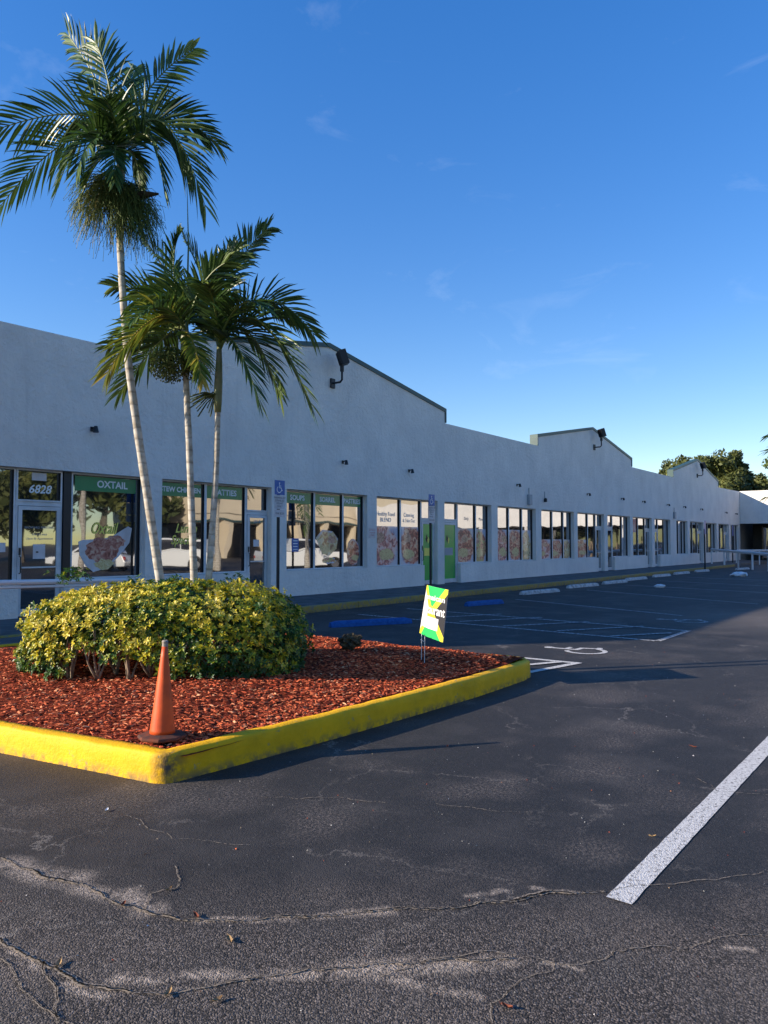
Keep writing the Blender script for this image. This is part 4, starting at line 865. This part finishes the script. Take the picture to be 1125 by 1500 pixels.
random.seed(3)
D1 = 8.3
b1 = at(243, 880, D1); b1.z = .2
pA = thing('palm_tree', 'tallest, leftmost palm with leaning pale trunk and bushy flower strands under its crown', 'palm tree', (b1.x, b1.y, .28), 'palms rising from the hedge')
trunk(pA, [at(252, 960, D1), at(237, 865, D1), at(215, 720, D1), at(200, 620, D1), at(187, 520, D1), at(180, 430, D1), at(176, 360, D1), at(174, 300, D1), at(176, 262, D1)], (.056, .034))
mb = MB(); mb.tube([at(174, 302, D1), at(175, 275, D1), at(177, 245, D1), at(178, 225, D1)], [.045, .055, .05, .03], 'shaft', 12); mb.build('crownshaft', pA, smooth=True)
fronds(pA, D1, (177, 232), [
    ((146, 130, .1), (100, 52, .2), .9, .54), ((160, 125, -.1), (140, 62, -.1), 1.3, .46), ((212, 140, .1), (282, 72, .2), -1.1, .36),
    ((118, 168, -.1), (-45, 205, -.3), .75, .44), ((105, 205, .2), (2, 300, .1), .5, .42), 
    ((238, 180, .0), (300, 300, .0), -.9, .42), ((232, 168, .3), (318, 210, .5), -.5, .38), 
    ((130, 195, -.35), (85, 275, -.6), .2, .34), ((215, 200, -.2), (240, 275, -.3), -.2, .30), ((165, 170, -.4), (150, 145, -.8), .1, .32), ((185, 150, .5), (200, 100, 1.0), 0, .36),
    ((140, 205, -.5), (112, 255, -.8), 0, .30),
    ((152, 228, -.2), (125, 272, -.3), 0, .26), ((170, 215, -.35), (168, 262, -.6), 0, .26), ((195, 225, .2), (206, 275, .3), 0, .20)], 1)
# stringy flower clusters
def strands(parent, name, c0, n, spread, drop, seed, bias=0, lft=1.0, cut=1.0):
    rnd = random.Random(seed); mb = MB()
    for i in range(n):
        a = rnd.uniform(0, 2*pi); el = rnd.uniform(-.2, 1.1); r = spread*rnd.uniform(.45, 1.0)
        dx = cos(a)*r*cos(el*.6)+bias*rnd.random(); dy = sin(a)*r*.8*cos(el*.6)
        if dx < 0: dx *= lft
        p0 = c0+V((0, 0, rnd.uniform(-.22, .14))); m_ = p0+RT*dx*.75+FH*dy*.75+UP*(.10*rnd.random()-.05); e = p0+RT*dx+FH*dy-UP*(drop*rnd.uniform(.25, 1.0)*(1.1-.3*abs(dx)/spread))
        w = V([rnd.gauss(0, .02) for _ in range(3)])
        pts = [bez(p0, m_*1.0, e, k/7)+w*sin(k*1.9+i) for k in range(8)]
        mb.tube(pts, [.0035]*3+[.0028]*3+[.0024]*2, 'strand', 3, r=min(1, max(0, rnd.gauss(.38, .2)+(.35 if e.z < c0.z-.5*drop and dx < 0 else 0))), cap=False)
        for k in (4, 5, 6, 7):
            q = pts[k]; s_ = .005; mb.add([q+V((s_, 0, 0)), q+V((0, s_, 0)), q-V((s_, 0, 0)), q-V((0, s_, 0)), q-V((0, 0, s_*1.4)), q+V((0, 0, s_))], [(0, 1, 5), (1, 2, 5), (2, 3, 5), (3, 0, 5), (1, 0, 4), (2, 1, 4), (3, 2, 4), (0, 3, 4)], 'strand', rnd.random()*.8)
    return mb.build(name, parent, fix=False)
strands(pA, 'flower_strands', at(163, 272, D1-.05), 720, .47, .58, 5, -.05, 1.05); strands(pA, 'flower_strands', at(192, 288, D1), 520, .36, .52, 6, .08, .8)
mb = MB(); mb.tube([at(185, 292, D1), at(210, 285, D1-.05), at(232, 284, D1-.1)], [.03, .045, .012], 'debris', 8); mb.build('dry_sheath', pA)

D2 = 8.2
b2 = at(286, 900, D2)
pB = thing('palm_tree', 'middle palm with straight pale trunk, spear leaf and yellowing fronds on its left', 'palm tree', (b2.x, b2.y, .28), 'palms rising from the hedge')
trunk(pB, [at(287, 960, D2), at(285, 870, D2), at(281, 760, D2), at(277, 650, D2), at(274, 590, D2), at(272, 540, D2)], (.048, .032))
mb = MB(); mb.tube([at(272, 545, D2), at(271, 520, D2), at(271, 490, D2), at(272, 470, D2)], [.042, .05, .045, .025], 'shaft', 12); mb.build('crownshaft', pB, smooth=True)
mb = MB(); mb.tube([at(273, 480, D2), at(276, 360, D2), at(274, 268, D2)], [.014, .009, .002], 'rachis', 6); mb.build('spear_leaf', pB)
fronds(pB, D2, (272, 482), [
    ((245, 405, .2), (212, 352, .4), .9, .34), ((255, 400, -.1), (262, 345, -.2), 1.2, .30), ((225, 435, .1), (168, 420, .2), .6, .34), ((222, 470, -.2), (158, 545, -.3), .5, .36, 'frondy'),
    ((225, 485, .3), (160, 510, .6), .4, .36), ((235, 500, .2), (175, 575, .3), .3, .34), ((240, 450, -.4), (195, 470, -.9), .2, .34), ((295, 420, -.2), (330, 385, -.4), -.7, .32),
    ((262, 440, .4), (245, 412, .8), 0, .30), ((235, 460, .4), (205, 480, .9), .2, .32), ((285, 505, -.2), (296, 560, -.4), .1, .22, 'frondy')], 2)
def berries(parent, c0, rx, rz, n, seed, squash=1):
    rnd = random.Random(seed); mb = MB()
    for i in range(n):
        d = V([rnd.gauss(0, 1) for _ in range(3)]).normalized()*(rnd.random()**.45); p = c0+V((d.x*rx, d.y*rx, d.z*rz)); s_ = rnd.uniform(.009, .014)
        if i % 9 == 0: mb.tube([c0+V((0, 0, rz*.9)), p.lerp(c0+V((0, 0, rz*.9)), .4)+V((0, 0, .04)), p], .004, 'strand', 3, r=.3, cap=False)
        mb.add([p+V((s_, 0, 0)), p+V((0, s_, 0)), p-V((s_, 0, 0)), p-V((0, s_, 0)), p-V((0, 0, s_*1.3)), p+V((0, 0, s_))], [(0, 1, 5), (1, 2, 5), (2, 3, 5), (3, 0, 5), (1, 0, 4), (2, 1, 4), (3, 2, 4), (0, 3, 4)], 'berry', rnd.random())
    return mb.build('fruit_cluster', parent, fix=False)
berries(pB, at(248, 535, D2-.1), .22, .20, 1000, 8); berries(pB, at(282, 540, D2), .16, .13, 300, 9)
strands(pB, 'flower_strands', at(292, 520, D2), 60, .2, .25, 10)

D3 = 8.25
b3 = at(303, 900, D3)
pC = thing('palm_tree', 'right palm with smooth green crownshaft and fronds sweeping over the nearest gable', 'palm tree', (b3.x, b3.y, .28), 'palms rising from the hedge')
trunk(pC, [at(296, 960, D3), at(304, 868, D3), at(312, 760, D3), at(317, 680, D3), at(319, 600, D3)], (.044, .030))
mb = MB(); mb.tube([at(319, 604, D3), at(319, 585, D3), at(320, 560, D3), at(321, 530, D3), at(321, 500, D3)], [.036, .048, .046, .036, .024], 'shaft', 14); mb.build('crownshaft', pC, smooth=True)
fronds(pC, D3, (321, 508), [
    ((345, 400, .1), (392, 335, .2), -.9, .36), ((325, 410, -.1), (345, 370, -.2), -1.2, .34), ((300, 420, .2), (270, 350, .4), .8, .36), ((385, 440, .2), (458, 488, .3), -.7, .36), ((378, 468, -.1), (455, 590, -.2), -.5, .40),
    ((365, 490, .2), (410, 580, .3), -.3, .34), ((345, 505, -.2), (380, 590, -.4), -.1, .32), ((280, 440, -.1), (200, 440, -.2), .6, .38), ((275, 455, .3), (215, 500, .5), .4, .36), ((312, 440, -.4), (296, 415, -.8), 0, .30),
    ((350, 450, -.4), (385, 450, -.8), 0, .30), ((300, 470, .5), (260, 480, 1.0), 0, .36), ((310, 440, .1), (305, 385, .2), .6, .34), ((365, 450, .4), (425, 470, .9), -.2, .34)], 3)
mb = MB(); rnd = random.Random(4)
c0 = at(316, 578, D3-.03)
for i in range(26):
    e = at(rnd.uniform(276, 312), rnd.uniform(575, 612), D3+rnd.uniform(-.2, .15)); mb.tube([c0, c0.lerp(e, .5)+UP*.03, e], [.006, .006, .007], 'berry', 4, r=rnd.random()*.6, cap=True)
mb.build('flower_cluster', pC)

# ------------------------------------------------------------------ trees
def tree(name, label, cat, base, crowns, n, leaf_s, mt, trunk_r=.4, seed=1, group=None, th=None):
    rnd = random.Random(seed); base = V(base); t = thing(name, label, cat, base, group); mb = MB()
    top_ = V(crowns[0][0]); mb.tube([base-V((0, 0, .3)), base.lerp(top_, .4)+V((.2, 0, 0)), top_], [trunk_r, trunk_r*.7, trunk_r*.25], 'bark', 9)
    for c, r in crowns: c = V(c); q = base.lerp(top_, .55); mb.tube([q, q.lerp(c, .5)+V((0, 0, .3)), c], [trunk_r*.4, trunk_r*.25, trunk_r*.08], 'bark', 6)
    mb.build('trunk', t); mb = MB(); tot = sum(r[0]*r[1]*0+r[0]**2 for c, r in crowns)
    sub = []
    for c, r in crowns:
        for k in range(26):
            d = V([rnd.gauss(0, 1) for _ in range(3)]).normalized()*rnd.uniform(.35, .95); sub.append((V(c)+V((d.x*r[0], d.y*r[0], d.z*r[1])), rnd.uniform(.16, .34)*r[0], rnd.random()))
    for i in range(n):
        c, r, k = sub[rnd.randrange(len(sub))]
        d = V([rnd.gauss(0, 1) for _ in range(3)]).normalized(); p = c+d*r*rnd.random()**.4; s_ = leaf_s*rnd.uniform(.6, 1.3)
        u = V([rnd.gauss(0, 1) for _ in range(3)]).normalized(); v = u.cross(d+V((.01, .02, .5))).normalized()
        mb.add([p-u*s_, p+v*s_*.5, p+u*s_, p-v*s_*.5], [(0, 1, 2, 3)], mt, min(1, max(0, .25+.4*k+rnd.gauss(0, .2))))
    mb.build('crown', t, fix=False); return t
oc = [at(1040, 708, 93), at(1002, 717, 95), at(1082, 716, 91), at(1040, 730, 92), at(1062, 690, 94), at(1102, 726, 92), at(1012, 697, 94)]
tree('oak_tree', 'broad dark green oak behind the far gable', 'tree', (oc[0].x, oc[0].y, 0), list(zip(oc, [(4.5, 4.1), (3.3, 3.0), (3.3, 3.2), (5.4, 3.6), (2.8, 2.6), (3.0, 2.6), (3.7, 3.1)])), 41000, .27, 'oak', .5, 1)
tree('tree', 'lighter green feathery tree at the right edge beyond the wing', 'tree', (92, 14.6, 0), [((92, 14.6, 8.2), (2.6, 3.2)), ((91, 12.2, 7.2), (2.6, 2.8))], 5000, .24, 'pale_tree', .25, 2)
# palm just outside the right edge whose leaf tips enter the frame
pD = thing('palm_tree', 'palm at the right edge with only frond tips in view before the wing', 'palm tree', tuple(at(1290, 820, 24).xy)+(0,))
cD = at(1290, 640, 24); mb = MB(); mb.tube([V((pD.location.x, pD.location.y, -.1)), cD], [.16, .11], 'trunk', 10); mb.build('trunk', pD)
for i, (mx_, my_, ex_, ey_, dd) in enumerate([(1215, 615, 1126, 638, 0), (1215, 640, 1124, 660, .3), (1225, 670, 1124, 728, 0), (1240, 600, 1190, 540, .3), (1340, 600, 1440, 600, 0), (1340, 640, 1420, 720, 0), (1300, 580, 1310, 500, 1), (1260, 690, 1200, 770, -.5), (1290, 640, 1280, 700, -2.2), (1300, 620, 1330, 640, 2.5)]):
    e = at(ex_, ey_, 24+dd); m_ = at(mx_, my_, 24+dd*.5); frond(pD, cD, m_*2-(cD+e)*.5, e, .5 if ex_ < 1290 else -.5, .55, 'frond', 26, 900+i, wdt=.035)

# trees and palms across the lot (they show in the shop windows)
proto = None; random.seed(5)
lab = ['leafy tree across the lot behind the %s' % s_ for s_ in ('white sedan, tallest', 'boxy white car', 'lot corner, farthest left', 'cream building end', 'silver car', 'lot, spreading low')]
for i, (x, y, s_) in enumerate([(14, -30, .62), (22, -33, .8), (30, -31, .95), (38, -32, 1.25), (6, -33, 1.1), (-4, -30, 1)]):
    if proto is None:
        proto = tree('tree', lab[i], 'tree', (0, 0, 0), [((0, 0, 6.2), (4.6, 3.4)), ((-3.5, 1, 5), (3.4, 2.8)), ((3.5, -1, 4.8), (3.4, 2.8))], 5200, .34, 'oak', .35, 9, 'trees across the lot'); o = proto
    else: o = copy_tree(proto); o['label'] = lab[i]
    o.location = (x, y, 0); o.scale = (s_, s_, s_); o.rotation_euler.z = i*1.3
def far_palm(x, y, h, label, seed):
    t = thing('palm_tree', label, 'palm tree', (x, y, 0), 'palms across the lot'); mb = MB(); mb.tube([(x, y, -.1), (x+.1, y, h*.5), (x, y, h)], [.17, .13, .11], 'trunk', 10); mb.build('trunk', t)
    c = V((x, y, h)); rnd = random.Random(seed)
    for i in range(15):
        a = i*2*pi/15+rnd.random()*.3; el = rnd.uniform(-.2, 1.0); d = V((cos(a), sin(a), 0)); frond(t, c, c+d*1.0+UP*(.5+.6*el), c+d*(1.9)+UP*(el*.9-.7), 0, .6, 'frond', 20, seed*40+i, wdt=.04)
far_palm(28.7, -5.2, 5.2, 'palm across the lot mirrored in the PATTIES window', 4); far_palm(20.5, -6.0, 6.0, 'palm across the lot mirrored in the OXTAIL window', 5)

# ------------------------------------------------------------------ cars across the lot (mirrored in the windows)
def car(kind, loc, rot, paint, label):
    t = thing('parked_car', label, 'car', (0, 0, 0), 'cars parked across the lot'); L = 4.7; hw = .9
    low = {'sedan': [(0, .35), (.05, .62), (.25, .80), (1.2, .92), (3.6, .96), (4.55, .92), (4.7, .6), (4.65, .35)], 'suv': [(0, .4), (.03, .8), (.15, 1.0), (1.15, 1.08), (4.5, 1.1), (4.65, .9), (4.65, .4)], 'pickup': [(0, .45), (.03, .9), (.2, 1.08), (1.4, 1.15), (5.3, 1.12), (5.4, .9), (5.4, .5)]}[kind]
    gr = {'sedan': [(1.2, .92), (1.95, 1.42), (3.2, 1.44), (4.1, .97)], 'suv': [(1.15, 1.08), (1.5, 1.78), (4.35, 1.82), (4.5, 1.1)], 'pickup': [(1.4, 1.15), (2.0, 1.80), (3.5, 1.82), (3.7, 1.15)]}[kind]
    wx = {'sedan': (.85, 3.75), 'suv': (.85, 3.75), 'pickup': (1.0, 4.4)}[kind]; wr = .33 if kind == 'sedan' else .38
    # body side profile with arched wheel wells
    def arch(cx): return [(cx+(wr+.06)*cos(q), wr+(wr+.06)*sin(q)) for q in [pi*k/10 for k in range(11)]]
    prof = [(low[-1][0], low[-1][1])]+[(wx[1]+wr+.06, .33)]+arch(wx[1])+[(wx[1]-wr-.06, .28), (wx[0]+wr+.06, .28)]+arch(wx[0])+[(wx[0]-wr-.06, .33)]+low[:-1]
    mb = MB(); mb.prism(prof, 'y', -hw, hw, paint)
    b = mb.build('body', t, bevel=.05)
    mb = MB(); n = len(gr); vs = [(p[0], -hw+.04+.16*(p[1]-gr[0][1])/.6, p[1]) for p in gr]+[(p[0], hw-.04-.16*(p[1]-gr[0][1])/.6, p[1]) for p in gr]
    mb.add(vs, [tuple(range(n)), tuple(range(2*n-1, n-1, -1))]+[(i, n+i, n+(i+1) % n, (i+1) % n) for i in range(n)], paint); mb.build('cabin', t, bevel=.04)
    for sgn in (-1, 1):
        mb = MB(); x0, x1 = gr[0][0]+.35, gr[-1][0]-.25; zb, zt = gr[0][1]+.08, gr[1][1]-.10; m_ = (x0+x1)/2
        for a, b_, ta, tb in [(x0, m_-.04, gr[1][0]+.12, m_-.04), (m_+.04, x1, m_+.04, gr[2][0]-.08)]:
            yb = sgn*(hw-.03); yt = sgn*(hw-.03-.14); mb.quad([(a, yb, zb), (b_, yb, zb), (tb, yt, zt), (ta, yt, zt)], 'dark')
        mb.build('side_window', t)
        for x_ in wx:
            mb = MB(); mb.prism([(x_+wr*cos(q), wr+wr*sin(q)) for q in [2*pi*k/20 for k in range(20)]], 'y', sgn*hw-.2*(sgn > 0), sgn*hw+.2*(sgn < 0), 'tyre'); w_ = mb.build('wheel', t, bevel=.03)
            mb = MB(); mb.prism([(x_+wr*.62*cos(q), wr+wr*.62*sin(q)) for q in [2*pi*k/14 for k in range(14)]], 'y', sgn*(hw+.005), sgn*(hw-.05), 'rim'); mb.build('rim', w_)
        mb = MB(); mb.box((low[1][0]-.02, sgn*.75-.14, low[1][1]-.02), (low[1][0]+.1, sgn*.75+.14, low[1][1]+.12), 'letter'); mb.build('headlight', t, bevel=.02)
        mb = MB(); xx = low[-2][0]; mb.box((xx-.1, sgn*.78-.11, .72), (xx+.015, sgn*.78+.11, .88), 'redlens'); mb.build('tail_light', t, bevel=.02)
    mb = MB(); g0, g1 = gr[0], gr[1]; mb.quad([(g0[0]+.06, -.7, g0[1]+.07), (g0[0]+.06, .7, g0[1]+.07), (g1[0]-.06, .58, g1[1]-.05), (g1[0]-.06, -.58, g1[1]-.05)], 'dark')
    for q in range(len(mb.v)): mb.v[q] = (mb.v[q][0]-.03, mb.v[q][1], mb.v[q][2]+.02)
    mb.build('windscreen', t)
    t.location = (*loc, 0); t.rotation_euler.z = rot; return t
car('sedan', (23.0, -13.0), radians(60), 'carwhite', 'white sedan parked across the lot'); car('suv', (26.2, -9.3), radians(60), 'carwhite', 'boxy white car parked across the lot'); car('pickup', (34.2, -.3), radians(205), 'carwhite', 'white pickup parked across the lot'); car('sedan', (37, -8), radians(95), 'carsilver', 'silver sedan parked across the lot')

# ------------------------------------------------------------------ litter and leaves
random.seed(31)
LV = [((2.17, 2.91), 'leaf', 'on the sandy crack below the kerb corner'), ((2.09, 2.61), 'redleaf', 'reddish, below the sandy crack'), ((1.96, 2.95), 'redleaf', 'reddish, left on the long crack'), ((1.54, 2.73), 'leaf', 'curled by the forked crack at lower left'), ((1.68, 2.25), 'leaf', 'curled on the lower crack'), ((4.15, 1.34), 'leaf', 'left of the white line'), ((2.34, 1.26), 'redleaf', 'orange, at the lower right bottom crack'), ((6.14, 1.66), 'redleaf', 'small, beyond the white line'), ((4.98, 3.19), 'redleaf', 'red, near the cone shadow'), ((1.76, 2.08), 'leaf', 'near the bottom edge'), ((2.57, 4.05), 'paper', 'pale scrap left of the kerb corner'), ((2.05, 2.35), 'leaf', 'tiny, between the two long cracks')]
for (p, mt, s_) in LV:
    mb = MB(); a = random.uniform(0, pi); l = random.uniform(.016, .027); w_ = l*.35; d = V((cos(a), sin(a), 0)); n_ = V((-d.y, d.x, 0)); c = V((*p, .007)); pts = []
    for k in range(7):
        u = -1+2*k/6; ww = w_*(1-u*u)**.6+.001; h = .006*abs(u)**1.5+.001
        pts += [c+d*l*u+n_*ww+V((0, 0, h+.003)), c+d*l*u+V((0, 0, h-.003)), c+d*l*u-n_*ww+V((0, 0, h+.003))]
    mb.add(pts, [(3*k+j, 3*k+3+j, 3*k+4+j, 3*k+1+j) for k in range(6) for j in (0, 1)], mt)
    mb.tube([c+d*l, c+d*l*1.35+V((0, 0, .01))], .001, mt, 4)
    tag(mb.build('paper_scrap' if mt == 'paper' else 'fallen_leaf', fix=False, loc=c), ('small dry leaf ' if mt != 'paper' else 'small ')+s_, 'litter' if mt == 'paper' else 'leaf', 'fallen leaves on the asphalt' if mt != 'paper' else None)
mb = MB()
for i in range(700):
    x = random.uniform(1.2, 12); y = random.uniform(-.5, 4) if random.random() < .7 else random.uniform(0, 10)
    if 2 < x < 8.5 and y > 3.9: continue
    s_ = random.uniform(.002, .006); c = V((x, y, s_*.5)); mb.add([c+V((random.uniform(-s_, s_)*1.3, random.uniform(-s_, s_)*1.3, 0)) for _ in range(3)]+[c+V((0, 0, s_))], [(0, 1, 3), (1, 2, 3), (2, 0, 3)], random.choice(['wstop', 'chip', 'twig', 'pale']), random.random())
tag(mb.build('grit', fix=False), 'scattered grit and bark crumbs on the asphalt', 'grit', kind='stuff')
def lump(name, c, r, mt, label, cat, fl=.5):
    me = bpy.data.meshes.new(name); bm = bmesh.new(); bmesh.ops.create_icosphere(bm, subdivisions=4, radius=1)
    for v in bm.verts: k = 1+.35*noise.noise(v.co*2.2+V(c))+.3*noise.noise(v.co*6+V(c)); v.co = V((v.co.x*r*k, v.co.y*r*k*.8, v.co.z*r*k*fl))
    bm.to_mesh(me); bm.free(); me.materials.append(M[mt]); o = bpy.data.objects.new(name, me); o.location = c; COL.objects.link(o); return tag(o, label, cat)
lump('palm_debris', (7.2, 6.05, .36), .15, 'debris', 'dark clump of dead palm fibre on the mulch left of the yard sign', 'debris', .62)
lump('plastic_bag', (38.7, 8.2, .08), .42, 'paper', 'crumpled white bag lying far out in the lot', 'litter', .3); lump('plastic_bag', (27.2, 8.4, .04), .2, 'paper', 'small white bag near the white wheel stops', 'litter', .35)
